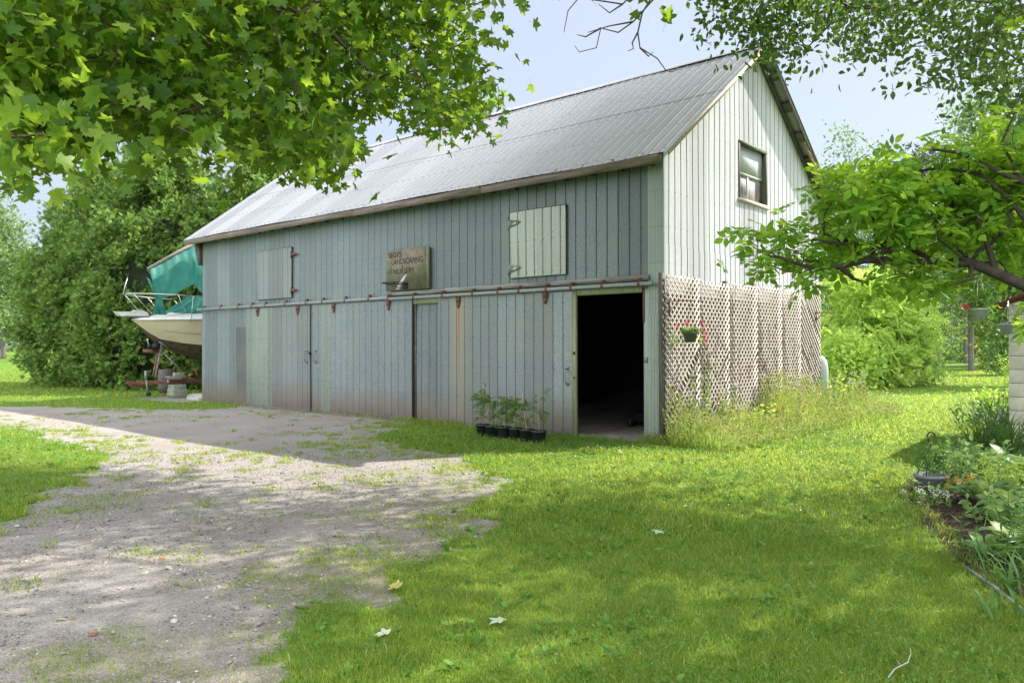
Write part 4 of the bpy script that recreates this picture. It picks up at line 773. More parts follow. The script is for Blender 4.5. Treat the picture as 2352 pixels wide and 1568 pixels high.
for _ in range(60):
    a_ = rng.random()*6.28; r_ = 2.2*rng.random()**.5; p = np.array([7.9+r_*math.cos(a_), -3.0+r_*math.sin(a_), 3.6+1.8*rng.random()])
    if ((p-CAM)@rt)/max((p-CAM)@fw, .1) > .70: ov.append(p)
ov = np.array(ov); n = 1500; k = rng.integers(0, len(ov), n); leaves('outer_crown', T_AS, ov[k]+rng.normal(size=(n, 3))*.28, .28, ML['ash'], bx, upb=.9, droop=.3)
#@@NEAR_END
# ------------------------------------------------------------------ boat on its trailer
def Q(px, py, X): return PXp(px/1.63265, py/1.63265, X)                # photo pixel (3840 wide) on the plane x = X
m, N, L, b = M('boat_gelcoat_cream'); setp(b, rough=.35); L.new(ramp(N, L, noise(N, L, 1.5, 5), [(.3, (.50,.44,.29)), (.7, (.60,.54,.38))]), b.inputs['Base Color']); mt['cream'] = m
mt['gelwhite'] = simple('boat_deck_white', (.68,.68,.64), .4, 0, .15, 5); mt['antifoul'] = simple('dirty_boat_bottom', (.13,.10,.06), .8, 0, .6, 6); mt['steel'] = simple('stainless_rail', (.55,.56,.57), .25, .8, .1, 5)
XB = -17.25; boat = empty('motor_boat', (XB, 2, .6), 'cream motor boat with white deck and bow rail beside the barn, bow toward the drive', 'boat')
st = [(-.93,.03,2.35,.02,2.30,2.28),(-.78,.22,2.35,.07,2.17,2.13),(-.55,.40,2.35,.14,1.98,1.92),(-.24,.62,2.36,.24,1.78,1.63),(.3,.86,2.37,.52,1.66,1.36),(.8,1.0,2.38,.72,1.60,1.20),(1.4,1.12,2.39,.9,1.56,1.06),(2.6,1.2,2.40,1.02,1.50,.97),(4,1.22,2.40,1.08,1.46,.95),(5.6,1.18,2.38,1.06,1.45,.95)]
hv, hf, bv, bf = [], [], [], []
for y, bw_, zs, cw, zc_, zk in st:
    hv += [(XB+s*(cw+(bw_-cw)*t**.75), y, zc_+(zs-zc_)*t) for s in (1, -1) for t in (0, .33, .66, 1)]; bv += [(XB+cw, y, zc_), (XB+cw*.5, y, zk+(zc_-zk)*.45), (XB, y, zk), (XB-cw*.5, y, zk+(zc_-zk)*.45), (XB-cw, y, zc_)]
for i in range(len(st)-1):
    for o8 in (0, 4):
        for j in range(3): q = (i*8+o8+j, (i+1)*8+o8+j, (i+1)*8+o8+j+1, i*8+o8+j+1); hf.append(q if o8 == 0 else q[::-1])
    for j in range(4): bf.append((i*5+j, i*5+j+1, (i+1)*5+j+1, (i+1)*5+j))
att(MB().add(hv, hf).build('hull', mt['cream'], smooth=True), boat); att(MB().add(bv, bf).build('hull_bottom', mt['antifoul'], smooth=True), boat)
k = len(st)-1; att(MB().add([(XB-1.18,5.6,2.38),(XB+1.18,5.6,2.38),(XB+1.06,5.6,1.45),(XB,5.6,.95),(XB-1.06,5.6,1.45)], [(0,1,2,3,4)]).build('transom', mt['cream']), boat)
for s in (1, -1):
    q = MB(); q.tube([(XB+s*(r[1]+.012), r[0], r[2]) for r in st], .028, 6); att(q.build('rub_rail', mt['gelwhite'], smooth=True), boat)
    q = MB()
    for r, r2 in zip(st[3:], st[4:]): q.add([(XB+s*(r[3]+.012),r[0],r[4]+.03),(XB+s*(r2[3]+.012),r2[0],r2[4]+.03),(XB+s*(r2[3]+.02),r2[0],r2[4]+.07),(XB+s*(r[3]+.02),r[0],r[4]+.07)], [(0,1,2,3)])
    att(q.build('dark_stripe', mt['blackiron']), boat)
    q = MB(); q.tube([(XB+s*(r[3]+(r[1]-r[3])*.5+.02), r[0], r[4]+(r[2]-r[4])*.42) for r in st[3:]], .008, 5); att(q.build('moulding_line', mt['wood_tan']), boat)
dv, df = [], []
for y, bw_, zs, *_ in st:
    dv += [(XB-bw_, y, zs), (XB-bw_*.93, y, zs+.04), (XB-bw_*.62, y, zs+.05+.13*ss(-.7, .2, y)), (XB, y, zs+.08+.14*ss(-.7, .2, y)), (XB+bw_*.62, y, zs+.05+.13*ss(-.7, .2, y)), (XB+bw_*.93, y, zs+.04), (XB+bw_, y, zs)]
for i in range(len(st)-1):
    for j in range(6): df.append((i*7+j, (i+1)*7+j, (i+1)*7+j+1, i*7+j+1))
att(MB().add(dv, df).build('deck', mt['gelwhite'], smooth=True), boat)
att(MB().add([(XB-.75,.9,2.5),(XB+.75,.9,2.5),(XB+.85,4.6,2.5),(XB-.85,4.6,2.5),(XB-.6,1.7,3.05),(XB+.6,1.7,3.05),(XB+.7,3.6,3.1),(XB-.7,3.6,3.1)], [(0,1,5,4),(1,2,6,5),(2,3,7,6),(3,0,4,7),(4,5,6,7)]).build('cabin', mt['gelwhite'], bevel=.06), boat)
q = MB(); q.box(XB-.17, XB+.17, -1.22, -.5, 2.42, 2.46); att(q.build('bow_platform', mt['wood_grey'], bevel=.01), boat)
q = MB(); a1 = Q(438,1168,XB+.1); q.add([a1, Q(452,1183,XB+.1), Q(560,1186,XB+.1), Q(553,1172,XB+.1), Q(535,1164,XB+.1), Q(515,1163,XB+.1), Q(500,1169,XB+.1)]+[p+np.array([-.22,0,0]) for p in (Q(438,1168,XB+.1), Q(452,1183,XB+.1), Q(560,1186,XB+.1), Q(553,1172,XB+.1), Q(535,1164,XB+.1), Q(515,1163,XB+.1), Q(500,1169,XB+.1))], [(0,1,2,3,4,5,6),(13,12,11,10,9,8,7)]+[(i,(i+1)%7+0,7+(i+1)%7,7+i) for i in range(7)]); att(q.build('anchor_roller', mt['gelwhite'], bevel=.008), boat)
tip = Q(461,1101,XB+.05)
for s, ends in ((1, [(503,1103,572,1178,.35),(669,1107,697,1173,.75),(725,1110,716,1205,.98)]), (-1, [(555,1117,584,1153,-.5),(655,1127,669,1145,-.85)])):
    nr = [tip, tip+np.array([s*.25,.1,0]), np.array([XB+s*.62, tip[1]+.55, tip[2]+.0]), np.array([XB+s*.95, tip[1]+1.15, tip[2]-.02]), np.array([XB+s*1.08, tip[1]+2.0, tip[2]-.04])]
    q = MB(); q.tube(nr, .0145, 8); att(q.build('bow_rail', mt['steel'], smooth=True), boat)
    for (ax_, ay_, bx_, by_, xo) in ends: att(MB().tube([Q(ax_, ay_, XB+xo), Q(bx_, by_, XB+xo*.92)], .012, 7).build('stanchion', mt['steel'], smooth=True), boat)
att(MB().tube([Q(478,1041,XB), tip], .014, 7).build('flag_staff', mt['steel']), boat); att(MB().tube([Q(470,1107,XB), Q(519,1164,XB)], .012, 7).build('stanchion', mt['steel']), boat)
# tarp and pole
m, N, L, b = M('teal_tarpaulin'); co = coords(N); f = noise(N, L, 1.6, 6, .6); c = ramp(N, L, f, [(.3, (.035,.19,.15)), (.7, (.07,.31,.26))]); L.new(c, b.inputs['Base Color']); setp(b, rough=.45); tl = N.new('ShaderNodeBsdfTranslucent'); L.new(mix(N, L, .5, c, (.10,.50,.42)), tl.inputs[0]); mx_ = N.new('ShaderNodeMixShader'); mx_.inputs[0].default_value = .45; L.new(b.outputs[0], mx_.inputs[1]); L.new(tl.outputs[0], mx_.inputs[2]); L.new(mx_.outputs[0], [n for n in N if n.type == 'OUTPUT_MATERIAL'][0].inputs[0]); bump(N, L, b, noise(N, L, 5, 5), .6, .03); mt['tarp'] = m
tp = empty('tarp_shelter', (-16.6, .2, 3.8), 'torn teal tarpaulin slung from a pole over the boat', 'tarp'); XT = -16.75
att(MB().beam(Q(555,1008,XT), Q(800,872,XT), .07, .09).build('ridge_pole', mt['wood_grey']), tp)
def cloth(top, bot, name, nx_=28, ny_=16, fold=.05, holes=()):
    V = []; F_ = []; tx = np.array(top, float); bx2 = np.array(bot, float); u = np.linspace(0, 1, nx_+1)
    ti = np.linspace(0, 1, len(tx)); bi_ = np.linspace(0, 1, len(bx2))
    for a in u:
        pt = [np.interp(a, ti, tx[:, 0]), np.interp(a, ti, tx[:, 1])]; pb = [np.interp(a, bi_, bx2[:, 0]), np.interp(a, bi_, bx2[:, 1])]
        for j in range(ny_+1):
            v = j/ny_; x = pt[0]+(pb[0]-pt[0])*v; y = pt[1]+(pb[1]-pt[1])*v; V.append(Q(x, y, XT+fold*math.sin(a*19+v*5)*(.3+v)+.25*fold*math.sin(a*53)+.10*math.sin(v*3.1)))
    for i in range(nx_):
        for j in range(ny_):
            if any((((i+.5)/nx_-h[0])/h[2])**2+(((j+.5)/ny_-h[1])/h[3])**2 < 1 for h in holes): continue
            F_.append((i*(ny_+1)+j, (i+1)*(ny_+1)+j, (i+1)*(ny_+1)+j+1, i*(ny_+1)+j+1))
    return att(MB().add(V, F_).build(name, mt['tarp'], smooth=True), tp)
cloth([(560,1006),(640,965),(729,913),(800,870)], [(588,1124),(612,1118),(650,1106),(690,1082),(730,1064),(745,1085),(775,1120),(800,1130)], 'tarp_sheet', 40, 18, .05, [(.55,.80,.012,.02)])
cloth([(549,1040),(560,1045)], [(584,1120),(596,1122)], 'tarp_edge', 4, 8, .03)
cloth([(585,1112),(606,1122)], [(574,1180),(628,1180)], 'tarp_strip', 8, 10, .05)
cloth([(715,1106),(740,1112),(800,1120)], [(610,1172),(690,1174),(745,1196),(800,1185)], 'tarp_skirt', 24, 10, .07)
# trailer
tr_ = empty('boat_trailer', (XB, .5, 0), 'rusty boat trailer with perforated winch post under the bow', 'boat trailer'); XR = XB+.05
att(MB().beam(Q(478,1438,XR), (XR, 6, .50), .09, .11).build('tongue_beam', mt['rustbeam'], bevel=.006), tr_)
att(MB().add([Q(463,1440,XR+.06),Q(480,1428,XR+.06),Q(520,1430,XR+.06),Q(520,1444,XR+.06),Q(463,1444,XR-.06),Q(480,1428,XR-.06),Q(520,1430,XR-.06),Q(520,1444,XR-.06)], [(0,1,2,3),(7,6,5,4),(0,4,5,1),(1,5,6,2),(3,7,4,0)]).build('coupler', mt['rust'], bevel=.01), tr_)
def perf(a, b_, w_, name, mat, dots=5):
    q = MB().beam(a, b_, .03, w_, (1,0,0)); o = att(q.build(name, mat), tr_); d = (np.array(b_)-a)
    for i in range(dots):
        p = np.array(a)+d*(i+1)/(dots+1)+np.array([.022,0,0]); MB().tube([p, p+np.array([.004,0,0])], .016, 8).build('bolt_hole', mt['blackiron'], o)
    return o
def fixc(o):
    for c_ in o.children: c_.matrix_parent_inverse = Matrix.Identity(4)
perf(Q(583,1410,XR+.05), Q(605,1290,XR+.05), .075, 'winch_post', mt['wood_grey'], 4); perf(Q(609,1320,XR+.08), Q(690,1398,XR+.08), .065, 'post_brace', mt['wood_grey'], 4); perf(Q(597,1281,XR+.1), Q(632,1305,XR+.1), .07, 'bow_stop', mt['wood_grey'], 2)
att(MB().beam(Q(574,1412,XR-.02), Q(590,1330,XR-.02), .05, .05).build('rear_post', mt['rustbeam']), tr_); att(MB().beam(Q(538,1315,XR), Q(598,1318,XR), .08, .10).build('winch_shelf', mt['rustbeam']), tr_)
wq = MB(); wq.tube([Q(583,1298,XR-.08), Q(583,1298,XR+.1)], .085, 14); wq.tube([Q(583,1298,XR-.1), Q(583,1298,XR-.08)], .12, 14); wq.tube([Q(583,1298,XR+.1), Q(583,1298,XR+.12)], .12, 14); wq.blob(Q(560,1300,XR), (.08,.08,.06), 4); att(wq.build('winch', mt['blackiron']), tr_)
att(MB().tube([Q(560,1300,XR), Q(555,1284,XR+.05), Q(553,1274,XR+.08)], .014, 7).blob(Q(553,1274,XR+.08), .03, 2).build('winch_crank', mt['white']), tr_)
jq = MB(); jq.tube([Q(547,1424,XR+.12), Q(547,1390,XR+.12)], .04, 10); jq.tube([Q(553,1470,XR+.12), Q(549,1424,XR+.12)], .028, 8); att(jq.build('jack_tube', mt['pipe']), tr_); att(MB().tube([Q(547,1391,XR+.12), Q(564,1391,XR+.12)], .01, 6).build('jack_handle', mt['steel']), tr_)
att(MB().tube([Q(557,1476,XR+.08), Q(557,1476,XR+.16)], .07, 14).build('jack_wheel', mt['blackiron']), tr_)
cq = MB(); cps = [Q(488+8*i, 1442+8*math.sin(math.pi*i/8), XR+.08) for i in range(9)]
for i in range(16):
    a = cps[i//2]*(1-.5*(i % 2))+cps[min(i//2+1, 8)]*.5*(i % 2); cq.blob(a, (.012,.022,.018), i, .1, 5, 4)
att(cq.build('safety_chain', mt['rust']), tr_); att(MB().box(XR+.048, XR+.056, *sorted((float(Q(627,1430,XR+.05)[1]), float(Q(634,1430,XR+.05)[1]))), .46, .56).build('white_band', mt['white']), tr_)
for s in (1, -1):
    for yy in (3.2, 4.1): att(MB().tube([(XB+s*1.0-.1,yy,.33),(XB+s*1.0+.1,yy,.33)], .33, 20).build('wheel', mt['black'], bevel=.03), tr_)
att(MB().beam((XB-1,3.65,.55), (XB+1,3.65,.55), .08, .08).build('axle_beam', mt['rustbeam']), tr_)
# blocks, planks, odds and ends by the trailer
XK = XB+.35
def blk(name, pa, pb, dx_, mat, lab, cat, grp=None, bev=.01, rz=0):
    a = Q(*pa, XK); b_ = Q(*pb, XK); y0, y1 = sorted((a[1], b_[1])); z0, z1 = sorted((a[2], b_[2])); o = MB().box(XK-dx_, XK, y0, y1, z0, z1).build(name, mat, bevel=bev); return tag(o, lab, cat, grp)
mt['mossblock'] = simple('mossy_concrete_block', (.30,.33,.23), .9, 0, .4, 12, .3)
blk('concrete_block', (648,1472), (702,1482), .38, mt['mossblock'], 'mossy concrete block under the trailer, lowest of the stack, sunk in the ground', 'concrete block', 'blocks stacked under the trailer')
blk('concrete_block', (648,1459), (702,1471), .36, mt['mossblock'], 'mossy concrete block in the middle of the stack under the trailer', 'concrete block', 'blocks stacked under the trailer')
blk('concrete_block', (650,1442), (699,1458), .35, mt['mossblock'], 'pale concrete block topping the stack under the trailer beam', 'concrete block', 'blocks stacked under the trailer')
blk('timber_plank', (632,1411), (702,1415), .25, mt['wood_grey'], 'long flat grey plank lying on the trailer beam', 'plank'); blk('timber_plank', (640,1416), (686,1421), .22, mt['wood_grey'], 'short flat plank tucked beneath the long plank on the trailer', 'plank')
blk('timber_block', (656,1397), (694,1410), .16, mt['wood_green'], 'mossy square timber block on top of the plank', 'timber block')
cs_ = empty('chainsaw', tuple(Q(725,1412,XK)), 'orange chainsaw with looped cord resting on the trailer', 'chainsaw')
m, N, L, b = M('orange_plastic'); setp(b, col=(.72,.15,.02), rough=.4); mt['orange'] = m
att(MB().add([Q(702,1408,XK),Q(720,1397,XK),Q(722,1410,XK),Q(702,1408,XK-.12),Q(720,1397,XK-.12),Q(722,1410,XK-.12)], [(0,1,2),(5,4,3),(0,3,4,1),(1,4,5,2),(2,5,3,0)]).build('guard', mt['orange']), cs_); att(MB().blob(Q(732,1402,XK-.05), (.09,.05,.09), 8, .12).build('engine_housing', mt['orange']), cs_)
att(MB().blob(Q(724,1404,XK-.05), (.1,.12,.11), 9, .1).build('body', mt['black']), cs_)
att(MB().tube([Q(742+11*math.cos(t), 1397+16*math.sin(t), XK+.01) for t in np.linspace(0.4, 6.0, 18)], .012, 6).build('cord_loop', mt['rust']), cs_)
tag(MB().lathe([(.0,.0),(.26,0),(.29,.3),(.29,.5),(.26,.78),(.25,.8)], (-19.4,1.1,0), 20).build('rusty_barrel', mt['wood_dark'], smooth=True), 'dark rusty barrel standing in the shade beneath the boat', 'barrel')
rk = MB().add([Q(706,1479,-15.7),Q(730,1474,-15.7),(-15.3,.5,.20),(-15.0,.35,.18),(-15.05,-.05,.1),Q(712,1490,-15.6),Q(700,1484,-15.9)]+[Q(706,1500,-15.7),Q(730,1500,-15.7),(-15.3,.5,-.1),(-15.0,.35,-.1),(-15.05,-.05,-.1),Q(712,1503,-15.6),Q(700,1500,-15.9)], [(0,1,2,3,4,5,6),(13,12,11,10,9,8,7)]+[(i,i+7,7+(i+1)%7,(i+1)%7) for i in range(7)])
tag(rk.build('broken_slab', mt['concrete'], bevel=.02), 'broken concrete slab lying against the left corner of the barn', 'slab')
# ------------------------------------------------------------------ cedars and far trees
def cedar(x, y, r, h, lab, n):
    lobes = [(x, y, h*.22, r*.98, r*.98, h*.30), (x, y, h*.45, r, r, h*.34), (x, y, h*.68, r*.72, r*.72, h*.30), (x, y, h*.88, r*.36, r*.36, h*.16)]
    base = (x, y, float(gz(x, y))); t = empty('cedar_tree', base, lab, 'tree', 'cedars left of the barn'); cl = []
    while len(cl) < 900:
        l = lobes[rng.choice(4, p=[.34,.36,.2,.1])]; d = unit(rng.normal(size=3)); p = np.array(l[:3])+d*np.array(l[3:6])*(.80+.26*rng.random())*(1+.10*math.sin(d[0]*9+d[2]*7+x))
        if p[2] < .12: p[2] = .12+.4*rng.random()
        cl.append(p)
    cl = np.array(cl); k = rng.integers(0, 900, n); c0 = np.array([x, y, h*.4]); pos = cl[k]+rng.normal(size=(n, 3))*.19; pos[:, 2] = np.maximum(pos[:, 2], .05); out = unit((pos-c0)*np.array([1,1,.35]))
    leaves('crown', T_SP, pos, .13+.12*rng.random(n), ML['cedar'], t, upb=.15, dirs=out*1.1+np.array([0,0,.75]), jit=.55)
    q = skeleton([(x,y,h*.2),(x,y,h*.5),(x,y,h*.85)], list(cl[:90]), .008, .12); q.tube([(x,y,-.1),(x,y,h*.4),(x,y,h*.95)], [.22,.14,.02], 8); att(q.build('trunk', mt['bark'], smooth=True), t)
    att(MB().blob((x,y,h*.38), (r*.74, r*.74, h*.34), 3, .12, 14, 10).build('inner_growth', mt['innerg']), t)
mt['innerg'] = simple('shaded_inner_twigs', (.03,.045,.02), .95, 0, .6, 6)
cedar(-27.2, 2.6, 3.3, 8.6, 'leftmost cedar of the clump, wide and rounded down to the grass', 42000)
cedar(-23.6, 3.0, 3.1, 9.2, 'middle cedar of the clump, tallest, just left of the boat', 42000)
cedar(-20.6, 5.6, 3.2, 8.8, 'rightmost cedar of the clump, behind the boat and tarp', 38000)
def at(dx, dy, dep): p = P(dx, dy, dep); return p
def bgtree(dx, dep, top_dy, wid, lab, lm, tmp, n, size, name='background_tree', cat='tree', group=None, low=.12, tr=.16, cl=110, bark='bark_grey', clr=.45, crown_lo=.25, slim=1., droop=.2):
    b_ = P(dx, 791, dep); x, y = b_[0], b_[1]; z0 = float(gz(x, y)); h = (791-top_dy)/FD*dep+1.6-z0; r = wid/FD*dep/2
    lobes = []; R_ = random.Random(int(dx))
    for i in range(5): f = crown_lo+(1-crown_lo)*(i+.5)/5; rr = r*math.sin(math.pi*min(max(.18+f*.75, 0), 1))**.8*slim; lobes.append((x+R_.uniform(-.3,.3)*r, y+R_.uniform(-.3,.3)*r, z0+h*f*.93, rr, rr, h*(1-crown_lo)*.17+.3))
    return tree(name, (x, y, z0), lobes, cl, n, clr, tmp, size, lm, mt[bark], lab, cat, tr, group=group, shell=.5, droop=droop)
G1 = 'trees beyond the barn'
bgtree(2000, 30.5, 612, 215, 'bright lime sumac growing behind the far end of the lattice', ML['sumac'], T_PI, 2400, .62, 'sumac_tree', low=.1, cl=90, clr=.42, crown_lo=.12, tr=.09, droop=.35)
bgtree(2072, 32.5, 690, 120, 'grey green shrub at the lawn edge right of the sumac', ML['bush'], T_DI, 6500, .13, 'shrub', 'shrub', cl=130, clr=.30, crown_lo=.02, tr=.05)
bgtree(2118, 30.5, 765, 75, 'low pale shrub leaning onto the lawn, rightmost beside the sumac', ML['bush'], T_DI, 2600, .12, 'shrub', 'shrub', cl=60, clr=.22, crown_lo=.0, tr=.04)
bgtree(1955, 28.5, 760, 110, 'low leafy undergrowth shrub right behind the lattice corner', ML['sumac'], T_OV, 2400, .17, 'shrub', 'shrub', cl=60, clr=.3, crown_lo=.0, tr=.04)
bgtree(1915, 44, 300, 130, 'airy tree rising behind the gable roof edge', ML['far'], T_DI, 5200, .21, group=G1, cl=160, clr=.42)
bgtree(2010, 50, 325, 150, 'thin twiggy tree, second right of the gable', ML['far'], T_DI, 5200, .22, group=G1, cl=170, clr=.45)
bgtree(2110, 52, 430, 170, 'rounded leafy tree behind the boxelder limb', ML['far'], T_DI, 6500, .26, group=G1, cl=150, clr=.6)
bgtree(2230, 46, 210, 210, 'tall leafy tree at the upper right behind the birch twigs', ML['far'], T_DI, 9500, .25, group=G1, cl=220, clr=.5)
bgtree(2370, 30, 180, 190, 'dense tree at the right edge behind the shed', ML['birch'], T_DI, 9000, .20, group=G1, cl=200, clr=.45)
bgtree(2330, 50, 560, 130, 'green tree with turning yellow leaves beside the shed', ML['yellow'], T_DI, 6500, .26, group=G1, cl=120, clr=.5, crown_lo=.05)
bgtree(2290, 56, 620, 110, 'broad tree with orange tinted leaves at the lawn end', ML['yellow'], T_DI, 6500, .27, group=G1, cl=120, clr=.5, crown_lo=.03)
bgtree(2318, 40, 700, 60, 'dark rounded bush left of the shed wall', ML['bush'], T_DI, 4200, .18, 'bush', 'bush', cl=90, clr=.35, crown_lo=.0)
bgtree(1118, 47, 192, 78, 'tree top poking above the barn ridge', ML['far'], T_DI, 2600, .24, group=G1, cl=90, clr=.45, crown_lo=.5)
G2 = 'tall pine trunks at the end of the lawn'
for i, (dx, dep, w_, lab) in enumerate(((2107,66,.16,'slender pine trunk, leftmost at the lawn end'),(2131,69,.15,'slender pine trunk, second from the left at the lawn end'),(2152,64,.24,'thick leaning pine trunk in the middle of the lawn end'),(2221,64,.27,'thick dark pine trunk right of the gap in the pines'),(2243,67,.24,'short dark stump-like pine trunk, rightmost at the lawn end'),(2185,74,.17,'pine trunk farthest back between the thick ones'))):
    b_ = P(dx, 791, dep); x, y = b_[0], b_[1]; hh_ = 19-2*(i % 3)
    tree('pine_tree', (x, y, 0), [(x, y, 6.0, 2.4, 2.4, 1.8), (x, y, 9.5, 3.4, 3.4, 3), (x, y, 14, 2.6, 2.6, 4)], 90, 1700, .5, T_NE, .55, ML['pine'], mt['bark_grey'], lab, 'tree', w_, group=G2, fork=.7, tips=.012, shell=.1)
# woodland mass behind everything, left and right
def wood_mass(name, pts, n, size, hts, mat, lab):
    V = []; R_ = rng
    for _ in range(n//40):
        i = R_.integers(0, len(pts)-1); t = R_.random(); p = np.array(pts[i])*(1-t)+np.array(pts[i+1])*t; h = hts*(.55+.5*float(vnoise(p[0], p[1], 9, 5)))*R_.random()**.8
        V.append(np.array([p[0], p[1], float(gz(p[0], p[1]))+h])+R_.normal(size=(40, 3))*np.array([1.3, 1.3, .8]))
    V = np.concatenate(V); V[:, 2] = np.maximum(V[:, 2], .3); o = leaves(name, T_DI, V, size*(.7+.6*R_.random(len(V))), mat, upb=.3); return tag(o, lab, 'woodland', kind='stuff')
def gp(dx, dep): p = P(dx, 791, dep); return (p[0], p[1])
wood_mass('woodland', [gp(1780,84), gp(1950,80), gp(2100,82), gp(2300,78), gp(2500,74), gp(2700,70)], 15000, .55, 6.2, ML['far'], 'hazy woodland beyond the end of the lawn')
wood_mass('understory', [gp(1900,70), gp(2100,69), gp(2260,68), gp(2500,66)], 9000, .30, 1.6, ML['bush'], 'low green undergrowth along the far lawn edge')
wood_mass('distant_woodland', [gp(-700,130), gp(-200,120), gp(60,115), gp(300,110), gp(900,120)], 9000, .9, 9, ML['far'], 'distant trees far beyond the left lawn')
for dx, dep, top, wid, lab in ((8,62,470,110,'bright leafy tree left of the cedars with forked trunk'),(-40,55,330,150,'tall tree at the far left edge beyond the lawn'),(60,75,560,110,'pale rounded tree half behind the cedars')):
    bgtree(dx, dep, top, wid, lab, ML['far'], T_DI, 6000, .32, group='trees across the left lawn', cl=120, clr=.55, crown_lo=.22, tr=.2)
bgtree(2640, 30, 420, 150, 'tree just outside the right edge behind the shed', ML['birch'], T_DI, 6000, .24, cl=150, clr=.5)
#@@FAR_END
# ------------------------------------------------------------------ small plants
def ribbons(mb, c, n, length, width, e0=1.1, droop=1.6, prof='strap', segs=6, spread=.04, seed=0, stalk=0.):
    R_ = random.Random(seed)
    for i in range(n):
        a = R_.uniform(0, 6.283); l = length*R_.uniform(.65, 1.15); e = e0*R_.uniform(.75, 1.15); dr = droop*R_.uniform(.6, 1.3); w_ = width*R_.uniform(.75, 1.15); p = np.array(c, float)+[R_.gauss(0, spread), R_.gauss(0, spread), 0]
        s = np.array([-math.sin(a), math.cos(a), 0]); pts = []; nsg = segs
        for j in range(nsg+1):
            t = j/nsg; el = e-dr*t**1.3; f = (math.sin(math.pi*min(.12+t*.88, 1))**.7 if prof == 'strap' else (.05 if t < stalk else math.sin(math.pi*min((t-stalk)/(1-stalk)*.93+.07, 1))**.75)); pts.append((p.copy(), s*w_/2*f, .12*w_*f)); p = p+np.array([math.cos(a)*math.cos(el), math.sin(a)*math.cos(el), math.sin(el)])*l/nsg
        b_ = len(mb.v)
        for q, sd, z in pts: mb.v += [tuple(q-sd+[0,0,z]), tuple(q), tuple(q+sd+[0,0,z])]
        for j in range(nsg):
            k = b_+j*3; mb.f += [(k,k+1,k+4,k+3),(k+1,k+2,k+5,k+4)]
    return mb
def clump(name, c, n, l, w_, mat, lab, cat='plant', group=None, seed=1, flowers=None, **k):
    c = tuple(map(float, c)); t = empty(name, c, lab, cat, group); att(ribbons(MB(), c, n, l, w_, seed=seed, **k).build('foliage', mat, smooth=True), t)
    if flowers:
        fm, m_, hgt, sz, tmp = flowers; R_ = random.Random(seed); st_ = MB(); ps = []
        for i in range(m_):
            x, y = c[0]+R_.gauss(0, l*.35), c[1]+R_.gauss(0, l*.35); z = c[2]+hgt*R_.uniform(.8, 1.15); st_.tube([(c[0]*.6+x*.4, c[1]*.6+y*.4, c[2]), ((c[0]+2*x)/3, (c[1]+2*y)/3, c[2]+z*.6-c[2]*.6), (x, y, z)], .0035, 4, False)
            leaves('flower_spike', tmp, [(x+R_.gauss(0, .02), y+R_.gauss(0, .02), z-.03*q) for q in range(5)], sz, ML[fm], t, upb=.2, droop=.3)
        att(st_.build('flower_stems', mat), t)
    return t
def stemplant(name, c, n, h, tmp, ls, mat, lab, cat='plant', group=None, spread=.1, seed=0, per=12, lean=.12, flowers=None, droop=.1, upb=.5):
    c = np.array(c, float); t = empty(name, tuple(c), lab, cat, group); R_ = random.Random(seed); st_ = MB(); ps, ds, fs = [], [], []
    for i in range(n):
        b_ = c+[R_.gauss(0, spread), R_.gauss(0, spread), -.01]; e = b_+[R_.gauss(0, lean)*h, R_.gauss(0, lean)*h, h*R_.uniform(.7, 1.1)]; mid = (b_+e)/2+[R_.gauss(0, .04)*h, R_.gauss(0, .04)*h, 0]
        st_.tube([b_, mid, e], [.005, .004, .002], 4, False)
        for k in range(per): u = .15+.85*k/per; p = (b_*(1-u)+mid*u)*1. if False else (b_*(1-u)**2+2*mid*u*(1-u)+e*u*u); ps.append(p); a = k*2.4+i; ds.append((math.cos(a), math.sin(a), .45))
        fs.append(e)
    att(st_.build('stems', mat), t); leaves('foliage', tmp, np.array(ps), ls*(.7+.5*rng.random(len(ps))), mat, t, upb=upb, droop=droop, dirs=np.array(ds)*1.3, jit=.35)
    if flowers:
        for e in fs: leaves('flower_head', T_DI, np.array(e)+rng.normal(size=(13, 3))*flowers[2]*.7, flowers[1], ML[flowers[0]], t, upb=.6)
    return t
mt['soil'] = simple('potting_soil', (.05,.035,.025), .95, 0, .5, 30)
